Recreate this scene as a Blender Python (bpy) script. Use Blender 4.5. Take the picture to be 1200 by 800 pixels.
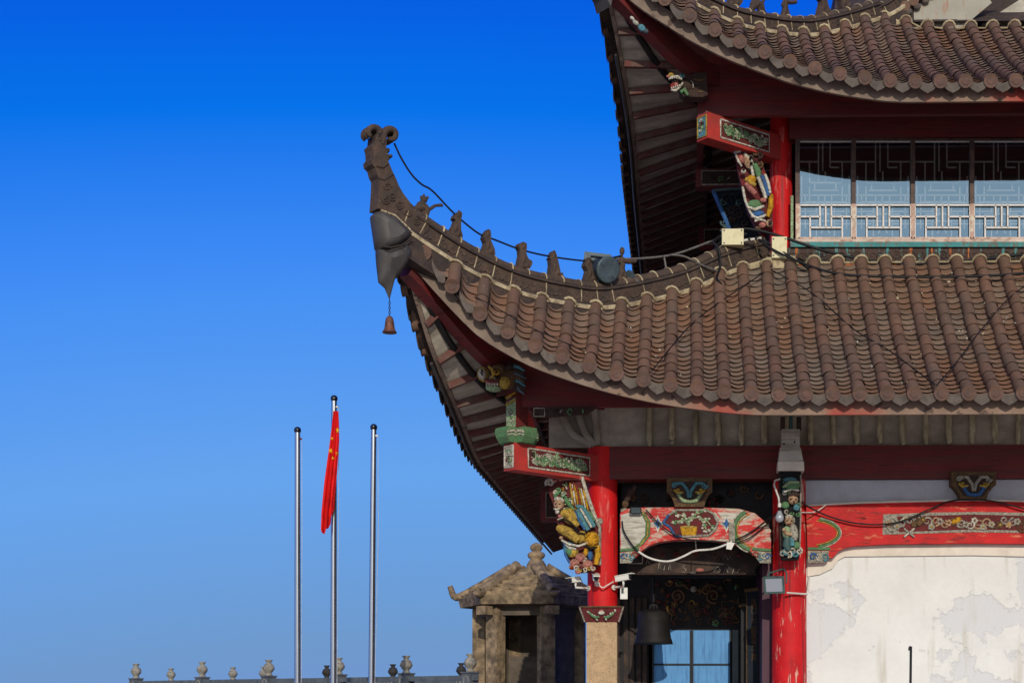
import bpy, math, random
import numpy as np
from mathutils import Vector
from mathutils.bvhtree import BVHTree
R = random.Random(7)
for o in list(bpy.data.objects): bpy.data.objects.remove(o)
SC = bpy.context.scene
COL = SC.collection
# ------------------------------------------------------------------ camera, sky, sun, exposure
F, D, TH = 1800.0, 18.0, math.atan(.023)
PPX, PPY = 800 - F*.023, 825.0
CAMZ = 1.6
cd = bpy.data.cameras.new('camera'); cam = bpy.data.objects.new('camera', cd); COL.objects.link(cam)
cam.location = (0, -D, CAMZ); cam.rotation_euler = (math.pi/2, 0, TH)
cd.sensor_width = 36; cd.lens = F/1200*36
cd.shift_x = (600-PPX)/1200; cd.shift_y = (PPY-400)/1200
cd.clip_start = .1; cd.clip_end = 6000
SC.camera = cam
SUN = Vector((.10, -1, .385)).normalized()      # towards the sun
w = bpy.data.worlds.new('World'); SC.world = w; w.use_nodes = True
nt = w.node_tree; bg = nt.nodes['Background']
sky = nt.nodes.new('ShaderNodeTexSky'); sky.sky_type = 'NISHITA'; sky.sun_disc = False
sky.sun_elevation = math.asin(SUN.z); sky.sun_rotation = math.atan2(SUN.x, SUN.y)
sky.air_density = 1.0; sky.dust_density = 0; sky.ozone_density = 6
def wn(t, op=None, *vals):
    n = nt.nodes.new(t)
    if op: n.operation = op
    for i, v in enumerate(vals):
        if v is not None: n.inputs[i].default_value = v
    return n
tcw = wn('ShaderNodeTexCoord'); mpw = wn('ShaderNodeMapping'); mpw.inputs['Scale'].default_value = (1, 1, .6); mpw.inputs['Location'].default_value = (0, 0, .35)
nmw = wn('ShaderNodeVectorMath', 'NORMALIZE')
nt.links.new(tcw.outputs['Generated'], mpw.inputs[0]); nt.links.new(mpw.outputs[0], nmw.inputs[0]); nt.links.new(nmw.outputs[0], sky.inputs[0])
# the photograph's deep polarised blue: each channel of the sky through its own contrast
sep = wn('ShaderNodeSeparateColor'); com = wn('ShaderNodeCombineColor'); nt.links.new(sky.outputs[0], sep.inputs[0])
def lin_(i, a, b):
    """a*x+b of channel i"""
    n = wn('ShaderNodeMath', 'MULTIPLY_ADD', None, a, b); nt.links.new(sep.outputs[i], n.inputs[0]); return n
def two(op, p, q):
    n = wn('ShaderNodeMath', op); nt.links.new(p.outputs[0], n.inputs[0])
    if isinstance(q, (int, float)): n.inputs[1].default_value = q
    else: nt.links.new(q.outputs[0], n.inputs[1])
    return n
lo3 = lambda i, *ab: [lin_(i, *q) for q in ab]
def least(nodes):
    n = nodes[0]
    for m in nodes[1:]: n = two('MINIMUM', n, m)
    return n
ch = [two('MINIMUM', two('MAXIMUM', two('MAXIMUM', least(lo3(0, (5.5, -3.73), (1.6, -.156))), lin_(0, 13, -13.5)), .02), 22),
      two('MINIMUM', two('MAXIMUM', two('MAXIMUM', least(lo3(1, (4.68, -5.64), (2.9, -2.4), (-1.34, 6.52))), lin_(1, 9, -19.7)), .3), 20),
      two('MINIMUM', two('MAXIMUM', two('MAXIMUM', least(lo3(2, (2.6, -.92), (-1.08, 13.3), (-3.77, 25.55))), lin_(2, 1.0, .9)), lin_(2, 5, -20.5)), 19)]
for i, n in enumerate(ch): nt.links.new(n.outputs[0], com.inputs[i])
# sky behind the camera made paler and brighter as added fill light
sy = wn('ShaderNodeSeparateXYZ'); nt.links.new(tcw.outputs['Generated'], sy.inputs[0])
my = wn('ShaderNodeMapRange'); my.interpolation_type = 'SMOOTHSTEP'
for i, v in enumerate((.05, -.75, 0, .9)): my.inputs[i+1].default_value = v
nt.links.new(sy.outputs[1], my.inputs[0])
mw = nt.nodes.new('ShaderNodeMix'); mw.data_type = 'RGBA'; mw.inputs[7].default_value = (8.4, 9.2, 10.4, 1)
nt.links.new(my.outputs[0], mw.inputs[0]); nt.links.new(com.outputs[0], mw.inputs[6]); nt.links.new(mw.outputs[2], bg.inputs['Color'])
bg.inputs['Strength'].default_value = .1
sl = bpy.data.lights.new('sun', 'SUN'); so = bpy.data.objects.new('sun', sl); COL.objects.link(so)
sl.energy = 2.5; sl.angle = math.radians(.5); sl.color = (1, .935, .83)
so.rotation_euler = (-SUN).to_track_quat('-Z', 'Y').to_euler()
so.location = (5, -30, 30)
vs = SC.view_settings; vs.view_transform = 'Standard'; vs.look = 'None'; vs.exposure = 0; vs.gamma = 1
# ------------------------------------------------------------------ pixel rays
CP = np.array([0, -D, CAMZ]); RT = np.array([math.cos(TH), math.sin(TH), 0]); FW = np.array([-math.sin(TH), math.cos(TH), 0]); UP = np.array([0, 0, 1.])
def ray(px, py): return FW + RT*(px-PPX)/F + UP*(PPY-py)/F
def P(px, py, Y):
    d = ray(px, py); return CP + d*((Y+D)/d[1])
def V(*a): return np.array(a, float)
def nrm(a):
    a = np.asarray(a, float); n = np.linalg.norm(a); return a/n if n > 1e-12 else a
def proj(p):
    q = np.asarray(p, float)-CP; d = np.dot(q, FW); return PPX+F*np.dot(q, RT)/d, PPY-F*q[2]/d
class FP:
    """a plane in the place, addressed by the photograph's pixels; c lifts off the plane towards the viewer side"""
    def __init__(s, Y=None, o=None, n=None):
        s.o = V(0, Y, 0) if o is None else np.asarray(o, float)
        s.n = V(0, -1, 0) if n is None else nrm(n)
        s.sc = None
    def p(s, a, b, c=0.0):
        d = ray(a, b); t = np.dot(s.o-CP, s.n)/np.dot(d, s.n); return CP + d*t + s.n*c
    def unit(s, a, b): return np.linalg.norm(s.p(a, b+1)-s.p(a, b))
class FU:
    """a plane with its own origin and metres"""
    def __init__(s, o, u, v, n, k=1.0): s.o, s.u, s.v, s.n, s.k = map(lambda q: np.asarray(q, float), (o, u, v, n, k))
    def p(s, a, b, c=0.0): return s.o + s.u*a*s.k + s.v*b*s.k + s.n*c
    def unit(s, a, b): return float(s.k)
# ------------------------------------------------------------------ materials
def lin(c):
    return tuple(((x/255)/12.92 if x/255 <= .04045 else ((x/255+.055)/1.055)**2.4) for x in c) + (1,)
MATS = {}
def M(name, col, col2=None, scale=4, amount=.5, rough=.7, bump=.2, bscale=30, stretch=(1, 1, 1), edge=.08, var=.25, metal=0, fine=40, spec=.3, speck=None, peel=0):
    """base colour varied by fine noise, with patches of a second colour where paint has worn or grime sits"""
    m = bpy.data.materials.new(name); m.use_nodes = True; t = m.node_tree; N = t.nodes; L = t.links
    b = N['Principled BSDF']; b.inputs['Roughness'].default_value = rough; b.inputs['Metallic'].default_value = metal
    b.inputs['Specular IOR Level'].default_value = spec
    tc = N.new('ShaderNodeTexCoord'); mp = N.new('ShaderNodeMapping'); mp.inputs['Scale'].default_value = stretch
    L.new(tc.outputs['Object'], mp.inputs[0])
    n1 = N.new('ShaderNodeTexNoise'); n1.inputs['Scale'].default_value = fine; n1.inputs['Detail'].default_value = 5
    L.new(tc.outputs['Object'], n1.inputs['Vector'])
    base = lin(col)
    mx = N.new('ShaderNodeMix'); mx.data_type = 'RGBA'
    mx.inputs[6].default_value = tuple(x*(1-var) for x in base[:3])+(1,); mx.inputs[7].default_value = tuple(min(1, x*(1+var)) for x in base[:3])+(1,)
    L.new(n1.outputs[0], mx.inputs[0]); out = mx.outputs[2]
    n3 = N.new('ShaderNodeTexNoise'); n3.inputs['Scale'].default_value = fine/9; n3.inputs['Detail'].default_value = 3
    L.new(tc.outputs['Object'], n3.inputs['Vector'])
    mv = N.new('ShaderNodeMapRange'); mv.inputs[1].default_value = .3; mv.inputs[2].default_value = .7; mv.inputs[3].default_value = 1-var*.8; mv.inputs[4].default_value = 1+var*.8
    L.new(n3.outputs[0], mv.inputs[0])
    mm = N.new('ShaderNodeMix'); mm.data_type = 'RGBA'; mm.blend_type = 'MULTIPLY'; mm.inputs[0].default_value = 1
    L.new(out, mm.inputs[6]); L.new(mv.outputs[0], mm.inputs[7]); out = mm.outputs[2]
    if col2 is not None:
        n2 = N.new('ShaderNodeTexNoise'); n2.inputs['Scale'].default_value = scale; n2.inputs['Detail'].default_value = 8; n2.inputs['Roughness'].default_value = .62
        L.new(mp.outputs[0], n2.inputs['Vector'])
        r = N.new('ShaderNodeMapRange'); th = 1-amount
        th = .5 + (th-.5)*.55
        r.inputs[1].default_value = th-edge; r.inputs[2].default_value = th+edge
        L.new(n2.outputs[0], r.inputs[0])
        m2 = N.new('ShaderNodeMix'); m2.data_type = 'RGBA'; m2.inputs[7].default_value = lin(col2)
        L.new(r.outputs[0], m2.inputs[0]); L.new(out, m2.inputs[6]); out = m2.outputs[2]
    if speck is not None:
        n4 = N.new('ShaderNodeTexNoise'); n4.inputs['Scale'].default_value = speck[1]; n4.inputs['Detail'].default_value = 3
        m5 = N.new('ShaderNodeMapping'); m5.inputs['Scale'].default_value = speck[3] if len(speck) > 3 else (1, 1, 1); L.new(tc.outputs['Object'], m5.inputs[0])
        L.new(m5.outputs[0], n4.inputs['Vector']); r4 = N.new('ShaderNodeMapRange'); r4.inputs[1].default_value = speck[2]; r4.inputs[2].default_value = speck[2]+(speck[4] if len(speck) > 4 else .03); L.new(n4.outputs[0], r4.inputs[0])
        m4 = N.new('ShaderNodeMix'); m4.data_type = 'RGBA'; m4.inputs[7].default_value = lin(speck[0]); L.new(r4.outputs[0], m4.inputs[0]); L.new(out, m4.inputs[6]); out = m4.outputs[2]
    L.new(out, b.inputs['Base Color'])
    if bump:
        nb = N.new('ShaderNodeTexNoise'); nb.inputs['Scale'].default_value = bscale; nb.inputs['Detail'].default_value = 4
        L.new(mp.outputs[0], nb.inputs['Vector'])
        bp = N.new('ShaderNodeBump'); bp.inputs['Strength'].default_value = bump; bp.inputs['Distance'].default_value = .02
        L.new(nb.outputs[0], bp.inputs['Height']); last = bp
        if peel and col2 is not None:      # the worn coat has an edge of its own thickness
            b2 = N.new('ShaderNodeBump'); b2.inputs['Strength'].default_value = peel; b2.inputs['Distance'].default_value = .012; b2.invert = True
            L.new(r.outputs[0], b2.inputs['Height']); L.new(bp.outputs[0], b2.inputs['Normal']); last = b2
        L.new(last.outputs[0], b.inputs['Normal'])
    MATS[name] = m; return m
M('red_column', (198, 26, 26), (216, 100, 88), 7, .30, .55, .25, stretch=(1.5, 1.5, .3), edge=.04, var=.18, speck=((146, 34, 34), 5, .58, (3, 3, .12), .08), peel=.4, spec=.2)
M('red_column_worn', (192, 26, 29), (222, 160, 140), 9, .33, .58, .25, stretch=(1.6, 1.6, .26), edge=.03, var=.2, speck=((132, 30, 34), 6, .58, (3, 3, .14), .06), peel=.6, spec=.2)
M('red_beam', (186, 28, 26), (208, 112, 84), 8, .27, .58, .2, stretch=(.45, 1, 1.5), edge=.05, var=.22, speck=((128, 32, 30), 10, .62, (.5, 1, 4)), peel=.5, spec=.2)
M('red_peeling', (190, 34, 28), (182, 164, 142), 11, .44, .6, .3, stretch=(.6, 1, 1.5), edge=.07, var=.25, speck=((120, 88, 70), 16, .64, (.4, 1, 3)))
M('old_paint', (188, 182, 166), (150, 142, 126), 9, .42, .8, .4, stretch=(.4, 1, 3), edge=.08, var=.18, speck=((92, 82, 70), 9, .66, (.3, 1, 8)))
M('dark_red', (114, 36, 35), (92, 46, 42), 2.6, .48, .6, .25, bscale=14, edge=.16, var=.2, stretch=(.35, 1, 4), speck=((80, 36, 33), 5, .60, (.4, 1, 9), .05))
M('stub_red', (176, 52, 44), (150, 60, 52), 5, .4, .6, .1, edge=.15)
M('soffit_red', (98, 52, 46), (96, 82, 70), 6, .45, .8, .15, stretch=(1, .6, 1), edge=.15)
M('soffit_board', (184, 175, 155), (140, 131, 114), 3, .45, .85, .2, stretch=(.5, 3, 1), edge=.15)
M('rafter_wood', (194, 182, 148), (146, 138, 108), 8, .5, .8, .25, stretch=(3, .5, 1), edge=.15)
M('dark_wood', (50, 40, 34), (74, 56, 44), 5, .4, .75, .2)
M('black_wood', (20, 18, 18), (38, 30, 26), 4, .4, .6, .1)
M('tile_a', (102, 75, 58), (92, 77, 63), 1.3, .32, .8, .3, edge=.14, var=.2, speck=((150, 140, 120), 26, .72))
M('tile_b', (107, 78, 60), (94, 78, 65), 1.3, .32, .8, .3, edge=.14, var=.2, speck=((66, 56, 48), 18, .70))
M('tile_c', (97, 72, 56), (90, 74, 61), 1.3, .32, .8, .3, edge=.14, var=.2, speck=((150, 140, 120), 26, .72))
M('pan_a', (108, 94, 80), (116, 82, 60), .75, .5, .75, .25, edge=.12, var=.22, speck=((176, 168, 150), 24, .71))
M('pan_b', (113, 99, 84), (118, 86, 63), .75, .5, .75, .25, edge=.12, var=.22, speck=((160, 150, 132), 24, .72))
M('pan_c', (101, 88, 75), (110, 79, 57), .75, .5, .75, .25, edge=.12, var=.22, speck=((70, 62, 54), 20, .68))
M('drip', (92, 82, 72), (74, 65, 57), 7, .4, .8, .3, edge=.1, var=.25)
M('disc', (98, 72, 60), (80, 64, 56), 9, .4, .8, .4, edge=.1, var=.25)
M('ridge', (80, 63, 50), (62, 52, 44), 7, .45, .85, .5, edge=.12, var=.3, speck=((120, 110, 92), 30, .70))
M('ridge_dark', (58, 48, 42), (76, 60, 48), 8, .4, .85, .4)
M('lime', (178, 161, 126), (132, 114, 86), 9, .45, .9, .5, edge=.1, var=.25)
M('fascia', (136, 112, 94), (162, 66, 54), 1.1, .30, .85, .2, edge=.1, var=.2, speck=((96, 78, 66), 8, .62))
M('fascia_old', (132, 114, 98), (106, 90, 78), 4, .4, .85, .25, edge=.15, var=.2, speck=((88, 72, 62), 8, .62))
M('sheet_metal', (78, 74, 70), (64, 58, 52), 4, .4, .55, .06, metal=.3, edge=.15, var=.1)
M('flashing', (150, 144, 126), (150, 92, 58), 3.0, .28, .6, .06, stretch=(3, 1, .6), edge=.08, var=.12)
M('plaster', (218, 215, 207), (207, 205, 202), 1.15, .42, .9, .2, bscale=50, edge=.01, var=.06, fine=14, speck=((190, 182, 166), 1.5, .60, (4.5, 1, .45), .2), peel=.6)
M('plaster_cream', (218, 207, 188), (200, 188, 168), 3, .35, .9, .12, edge=.12, var=.08, speck=((160, 142, 116), 9, .70))
M('plaster_grey', (196, 196, 200), (176, 172, 172), 3, .4, .9, .12, edge=.2, var=.06)
M('granite', (176, 146, 108), (96, 78, 60), 75, .3, .75, .2, bscale=90, edge=.05, var=.2, fine=120)
M('old_stone', (156, 133, 102), (98, 84, 66), 5, .48, .95, .8, bscale=22, edge=.12, var=.3)
M('old_stone_dark', (104, 92, 78), (84, 76, 66), 4, .4, .9, .5, edge=.15)
M('finial_stone', (150, 144, 130), (110, 104, 94), 14, .4, .9, .4, edge=.12, var=.15)
M('rail_stone', (92, 98, 102), (72, 78, 84), 6, .4, .8, .25, edge=.15)
M('shadowed_finial', (58, 54, 50), (42, 40, 38), 12, .4, .8, .3)  # shadow on some of the farther finials is put into their colour
M('ground', (186, 176, 158), (168, 158, 142), .6, .5, .9, .2, bscale=6, edge=.2, var=.1, fine=8)
M('steel', (176, 178, 182), None, rough=.22, bump=0, metal=.95, var=.05)
M('black_ball', (16, 16, 18), None, rough=.15, bump=0, var=.05, spec=.6)
M('flag_red', (214, 18, 16), (190, 12, 14), 5, .4, .75, .05, var=.08)
M('flag_yellow', (240, 206, 30), None, rough=.7, bump=0, var=.05)
M('bell_rust', (120, 76, 54), (84, 58, 46), 22, .45, .6, .2, metal=.3)
M('bell_bronze', (30, 26, 24), (40, 35, 31), 8, .4, .65, .2, metal=.2)
M('cable_black', (16, 16, 17), None, rough=.55, bump=0, var=.1)
M('cable_grey', (104, 98, 90), (80, 74, 68), 12, .4, .7, .05)
M('conduit_white', (206, 202, 190), (168, 160, 142), 14, .3, .6, .05)
M('camera_white', (214, 210, 196), (180, 172, 150), 12, .25, .45, .03, var=.05)
M('camera_black', (22, 22, 24), None, rough=.3, bump=0, var=.05, spec=.5)
M('box_cream', (206, 194, 150), (186, 172, 130), 6, .3, .55, .03, var=.06)
M('lamp_grey', (70, 82, 84), (54, 62, 64), 9, .3, .5, .08, metal=.2)
M('lamp_green', (64, 88, 82), (50, 66, 62), 9, .3, .5, .08)
M('door_blue', (84, 146, 196), (60, 112, 164), 7, .32, .5, .1, stretch=(4, 1, .35), edge=.1, var=.12)
M('door_frame', (24, 26, 30), (38, 36, 36), 6, .4, .6, .1)
M('teal_paint', (60, 128, 124), (104, 84, 66), 14, .4, .7, .2, stretch=(1.5, 1, .6))
M('sill_paint', (196, 174, 156), (158, 112, 92), 9, .35, .75, .2, stretch=(1, 1, 1.6))
M('mullion_brown', (74, 58, 50), (96, 72, 60), 8, .4, .6, .1)
M('mullion_pink', (176, 142, 124), (206, 192, 168), 11, .4, .7, .1)
M('lattice_white', (214, 206, 196), (184, 164, 150), 16, .3, .6, .05, var=.08)
M('lattice_dark', (172, 158, 144), (140, 126, 116), 16, .3, .6, .05)
M('frieze_dark', (70, 52, 44), (84, 116, 106), 12, .3, .8, .4, stretch=(2.2, 1, .5))
M('rust_orange', (176, 96, 50), (110, 60, 38), 10, .4, .8, .2)
M('purple_wood', (66, 28, 44), None, rough=.5, bump=.05)
M('cloth_dark', (26, 34, 42), None, rough=.9, bump=.05)
for nm, c, c2 in (('c_red', (170, 56, 46), (120, 60, 46)), ('c_green', (92, 142, 92), (120, 130, 96)), ('c_lime', (164, 186, 138), (132, 140, 104)),
                  ('c_yellow', (196, 160, 62), (140, 112, 56)), ('c_gold', (214, 158, 30), (150, 106, 30)), ('c_blue', (58, 108, 166), (70, 90, 112)),
                  ('c_teal', (84, 148, 158), (96, 116, 112)), ('c_white', (218, 210, 190), (160, 144, 116)), ('c_pink', (196, 120, 108), (156, 100, 84)),
                  ('c_dark', (62, 44, 38), (84, 64, 48)), ('c_skin', (196, 158, 122), (150, 116, 84)), ('c_maroon', (116, 40, 40), (90, 50, 44)),
                  ('c_grey', (176, 168, 150), (130, 118, 100)), ('c_brown', (112, 84, 54), (84, 66, 46)), ('c_black', (24, 22, 22), None)):
    M(nm, tuple(int(v*.93) for v in c), tuple(int(v*.8) for v in (c2 or c)), 34, .42, .75, .7, bscale=95, edge=.1, var=.25, fine=90)
def glass_mat():
    m = bpy.data.materials.new('window_glass'); m.use_nodes = True; t = m.node_tree; N = t.nodes; L = t.links
    N.remove(N['Principled BSDF'])
    g = N.new('ShaderNodeBsdfGlossy'); g.inputs['Roughness'].default_value = .015; g.inputs['Color'].default_value = (.58, .82, .95, 1)
    tr = N.new('ShaderNodeBsdfTransparent'); tr.inputs['Color'].default_value = (.78, .84, .86, 1)
    mx = N.new('ShaderNodeMixShader'); mx.inputs[0].default_value = .38
    nb = N.new('ShaderNodeTexNoise'); nb.inputs['Scale'].default_value = 1.4
    bp = N.new('ShaderNodeBump'); bp.inputs['Strength'].default_value = .03; bp.inputs['Distance'].default_value = .05
    L.new(nb.outputs[0], bp.inputs['Height']); L.new(bp.outputs[0], g.inputs['Normal'])
    L.new(tr.outputs[0], mx.inputs[1]); L.new(g.outputs[0], mx.inputs[2]); L.new(mx.outputs[0], N['Material Output'].inputs['Surface'])
    MATS['window_glass'] = m
glass_mat()
def bulb_mat():
    m = bpy.data.materials.new('bulb_glass'); m.use_nodes = True; b = m.node_tree.nodes['Principled BSDF']
    b.inputs['Base Color'].default_value = (.4, .42, .45, 1); b.inputs['Roughness'].default_value = .08; b.inputs['Metallic'].default_value = .3
    MATS['bulb_glass'] = m
bulb_mat()
# ------------------------------------------------------------------ mesh builder
def wloc(o):
    v = V(0, 0, 0)
    while o is not None: v = v + np.array(o.location); o = o.parent
    return v
class MB:
    def __init__(s): s.v = []; s.f = []; s.m = []; s.s = []
    def add(s, vs, fs, mat, smooth=False):
        n = len(s.v); s.v.extend([tuple(map(float, q)) for q in vs])
        for f in fs: s.f.append([n+i for i in f]); s.m.append(mat); s.s.append(smooth)
    def obox(s, c, ax, h, mat):
        c = np.asarray(c, float); ax = [np.asarray(a, float) for a in ax]
        vs = [c + ax[0]*h[0]*i + ax[1]*h[1]*j + ax[2]*h[2]*k for i in (-1, 1) for j in (-1, 1) for k in (-1, 1)]
        s.add(vs, [(0, 1, 3, 2), (4, 6, 7, 5), (0, 4, 5, 1), (2, 3, 7, 6), (0, 2, 6, 4), (1, 5, 7, 3)], mat)
    def box(s, a, b, mat):
        a = np.minimum(a, b) if True else a; b2 = b
        a0 = np.minimum(np.asarray(a, float), np.asarray(b2, float)); b0 = np.maximum(np.asarray(a, float), np.asarray(b2, float))
        s.obox((a0+b0)/2, np.eye(3), (b0-a0)/2, mat)
    def box2(s, x0, x1, y0, y1, z0, z1, mat):
        s.obox(V((x0+x1)/2, (y0+y1)/2, (z0+z1)/2), np.eye(3), V(abs(x1-x0)/2, abs(y1-y0)/2, abs(z1-z0)/2), mat)
    def solid(s, fr, pts, c0, c1, mat, side=None):
        """extruded outline between offsets c0 and c1 (c1 = front)"""
        n = len(pts); fv = [fr.p(a, b, c1) for a, b in pts]; bv = [fr.p(a, b, c0) for a, b in pts]
        s.add(fv, [tuple(range(n))], mat); s.add(bv, [tuple(range(n))[::-1]], side or mat)
        s.add(fv+bv, [(i, (i+1) % n, n+(i+1) % n, n+i) for i in range(n)], side or mat)
    def tube(s, pts, r, mat, n=8, cap=True, up=None, smooth=True):
        pts = [np.asarray(p, float) for p in pts]; k = len(pts)
        rs = [r]*k if np.isscalar(r) else list(r)
        ref = V(0, 0, 1) if up is None else np.asarray(up, float); vs = []
        for i, p in enumerate(pts):
            t = nrm(pts[min(i+1, k-1)]-pts[max(i-1, 0)])
            a = np.cross(t, ref)
            if np.linalg.norm(a) < .05: a = np.cross(t, V(1, 0, 0))
            a = nrm(a); b = np.cross(a, t)
            for j in range(n):
                q = 2*math.pi*j/n; vs.append(p + (a*math.cos(q)+b*math.sin(q))*rs[i])
        fs = [(i*n+j, i*n+(j+1) % n, (i+1)*n+(j+1) % n, (i+1)*n+j) for i in range(k-1) for j in range(n)]
        s.add(vs, fs, mat, smooth)
        if cap: s.add(vs[:n], [tuple(range(n))[::-1]], mat); s.add(vs[-n:], [tuple(range(n))], mat)
    def lathe(s, c, prof, mat, n=16, ax=(0, 0, 1), smooth=True, cap=True):
        c = np.asarray(c, float); ax = nrm(ax); a = nrm(np.cross(ax, V(1, 0, 0) if abs(ax[0]) < .9 else V(0, 1, 0))); b = np.cross(ax, a)
        vs = [c + ax*z + (a*math.cos(2*math.pi*j/n)+b*math.sin(2*math.pi*j/n))*r for r, z in prof for j in range(n)]; k = len(prof)
        s.add(vs, [(i*n+j, i*n+(j+1) % n, (i+1)*n+(j+1) % n, (i+1)*n+j) for i in range(k-1) for j in range(n)], mat, smooth)
        if cap: s.add(vs[:n], [tuple(range(n))[::-1]], mat); s.add(vs[-n:], [tuple(range(n))], mat)
    def blob(s, c, ax, h, mat, nu=10, nv=7):
        c = np.asarray(c, float); vs = []; fs = []
        for i in range(nv+1):
            t = math.pi*i/nv
            for j in range(nu):
                q = 2*math.pi*j/nu
                vs.append(c + ax[0]*h[0]*math.sin(t)*math.cos(q) + ax[1]*h[1]*math.sin(t)*math.sin(q) + ax[2]*h[2]*math.cos(t))
        for i in range(nv):
            for j in range(nu): fs.append((i*nu+j, i*nu+(j+1) % nu, (i+1)*nu+(j+1) % nu, (i+1)*nu+j))
        s.add(vs, fs, mat, True)
    def grid(s, rows, mat, smooth=True, mats=None):
        n = len(rows[0]); vs = [q for r in rows for q in r]
        for i in range(len(rows)-1):
            pass
        s.add(vs, [(i*n+j, i*n+j+1, (i+1)*n+j+1, (i+1)*n+j) for i in range(len(rows)-1) for j in range(n-1)], mat, smooth)
    # drawing on a frame
    def fb(s, fr, x, y, rx, ry, mat, c=0.0, rz=None, ang=0):
        o = fr.p(x, y, c); e = nrm(fr.p(x+1, y, c)-o); f = nrm(fr.p(x, y+1, c)-o); u = fr.unit(x, y); q = math.radians(ang)
        ex = e*math.cos(q)+f*math.sin(q); ey = -e*math.sin(q)+f*math.cos(q); n = np.cross(ex, ey)
        s.blob(o, (ex, ey, n), (rx*u, ry*u, (min(rx, ry)*.7 if rz is None else rz)*u), mat)
    def ft(s, fr, pts, r, mat, c=0.0, n=6):
        u = fr.unit(pts[0][0], pts[0][1]); k = len(pts)
        rr = [r*u]*k if np.isscalar(r) else [q*u for q in r]
        s.tube([fr.p(a, b, c) for a, b in pts], rr, mat, n, up=fr.n)
    def fs_(s, fr, x, y, r, turns, d, th, mat, c=0.0, a0=0, n=14):
        """a scroll, tapering to its eye"""
        pts = [(x+r*(1-.8*i/n)*math.cos(a0+d*turns*2*math.pi*i/n), y+r*(1-.8*i/n)*math.sin(a0+d*turns*2*math.pi*i/n)) for i in range(n+1)]
        s.ft(fr, pts, [th*(1-.5*i/n) for i in range(n+1)], mat, c, 5)
    def star(s, fr, x, y, r, mat, c, a0=-90, k=.4, n=5):
        pts = [(x+(r if i % 2 == 0 else r*k)*math.cos(math.radians(a0+i*180/n)), y+(r if i % 2 == 0 else r*k)*math.sin(math.radians(a0+i*180/n))) for i in range(2*n)]
        s.solid(fr, pts, c-.006, c, mat)
    def build(s, name, parent=None, loc=None, **tag):
        base = wloc(parent) if parent is not None else (V(0, 0, 0) if loc is None else np.asarray(loc, float))
        me = bpy.data.meshes.new(name); me.from_pydata([tuple(np.asarray(q)-base) for q in s.v], [], s.f)
        names = list(dict.fromkeys(s.m)); ix = {n: i for i, n in enumerate(names)}
        for n in names: me.materials.append(MATS[n])
        me.polygons.foreach_set('material_index', [ix[q] for q in s.m]); me.polygons.foreach_set('use_smooth', s.s)
        me.update(); o = bpy.data.objects.new(name, me); COL.objects.link(o)
        if parent is not None: o.parent = parent
        elif loc is not None: o.location = loc
        for k, v in tag.items(): o[k] = v
        return o
def thing(name, label, cat, loc=(0, 0, 0), group=None):
    o = bpy.data.objects.new(name, None); COL.objects.link(o); o.location = loc; o['label'] = label; o['category'] = cat
    o.empty_display_size = .2
    if group: o['group'] = group
    return o
def catmull(pts, n=8):
    pts = [np.asarray(p, float) for p in pts]; q = [2*pts[0]-pts[1]]+pts+[2*pts[-1]-pts[-2]]; out = []
    for i in range(1, len(q)-2):
        for j in range(n):
            t = j/n; a, b, c, d = q[i-1:i+3]
            out.append(.5*((2*b)+(c-a)*t+(2*a-5*b+4*c-d)*t*t+(3*b-a-3*c+d)*t**3))
    out.append(pts[-1]); return out
def smooth_interp(xs, ys):
    pts = catmull([V(a, b) for a, b in zip(xs, ys)], 10); X = [p[0] for p in pts]; Y = [p[1] for p in pts]
    return lambda x: float(np.interp(x, X, Y))
def relief(mb, fr, x0, y0, x1, y1, seed, mats, r=3.0, dens=1.0, c=.012, th=.8):
    """painted carving: scrolls, leaves and petalled flowers spread over a panel"""
    g = random.Random(seed); area = (x1-x0)*(y1-y0); n = max(3, int(area/(r*r*9)*dens))
    for i in range(n):
        x = x0+r+(x1-x0-2*r)*((i+.5+g.uniform(-.3, .3))/n) if (x1-x0) > 3*(y1-y0) else g.uniform(x0+r, x1-r)
        y = g.uniform(y0+r, y1-r) if y1-y0 > 2*r else (y0+y1)/2
        k = g.random(); m = g.choice(mats)
        if k < .45: mb.fs_(fr, x, y, r*g.uniform(.7, 1.1), g.uniform(.8, 1.5), g.choice((-1, 1)), th*g.uniform(.7, 1.1), m, c, g.uniform(0, 6.3), 10)
        elif k < .75:
            mb.fb(fr, x, y, r*g.uniform(.5, .9), r*g.uniform(.2, .35), m, c, r*.3, g.uniform(0, 180))
        else:
            for q in range(5): mb.fb(fr, x+r*.45*math.cos(q*1.257), y+r*.45*math.sin(q*1.257), r*.32, r*.32, m, c, r*.25)
            mb.fb(fr, x, y, r*.22, r*.22, g.choice(mats), c+.01, r*.3)
# ------------------------------------------------------------------ ground and terrace
mb = MB(); mb.add([(-3000, -3000, 0), (3000, -3000, 0), (3000, 3000, 0), (-3000, 3000, 0)], [(0, 1, 2, 3)], 'ground'); mb.build('ground', kind='structure')
mb = MB(); mb.box2(-40, -1.6, 14.6, 60, 0, 1.25, 'rail_stone'); mb.box2(-40.1, -1.6, 14.5, 14.9, 1.25, 1.33, 'rail_stone'); mb.build('terrace', kind='structure')
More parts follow.
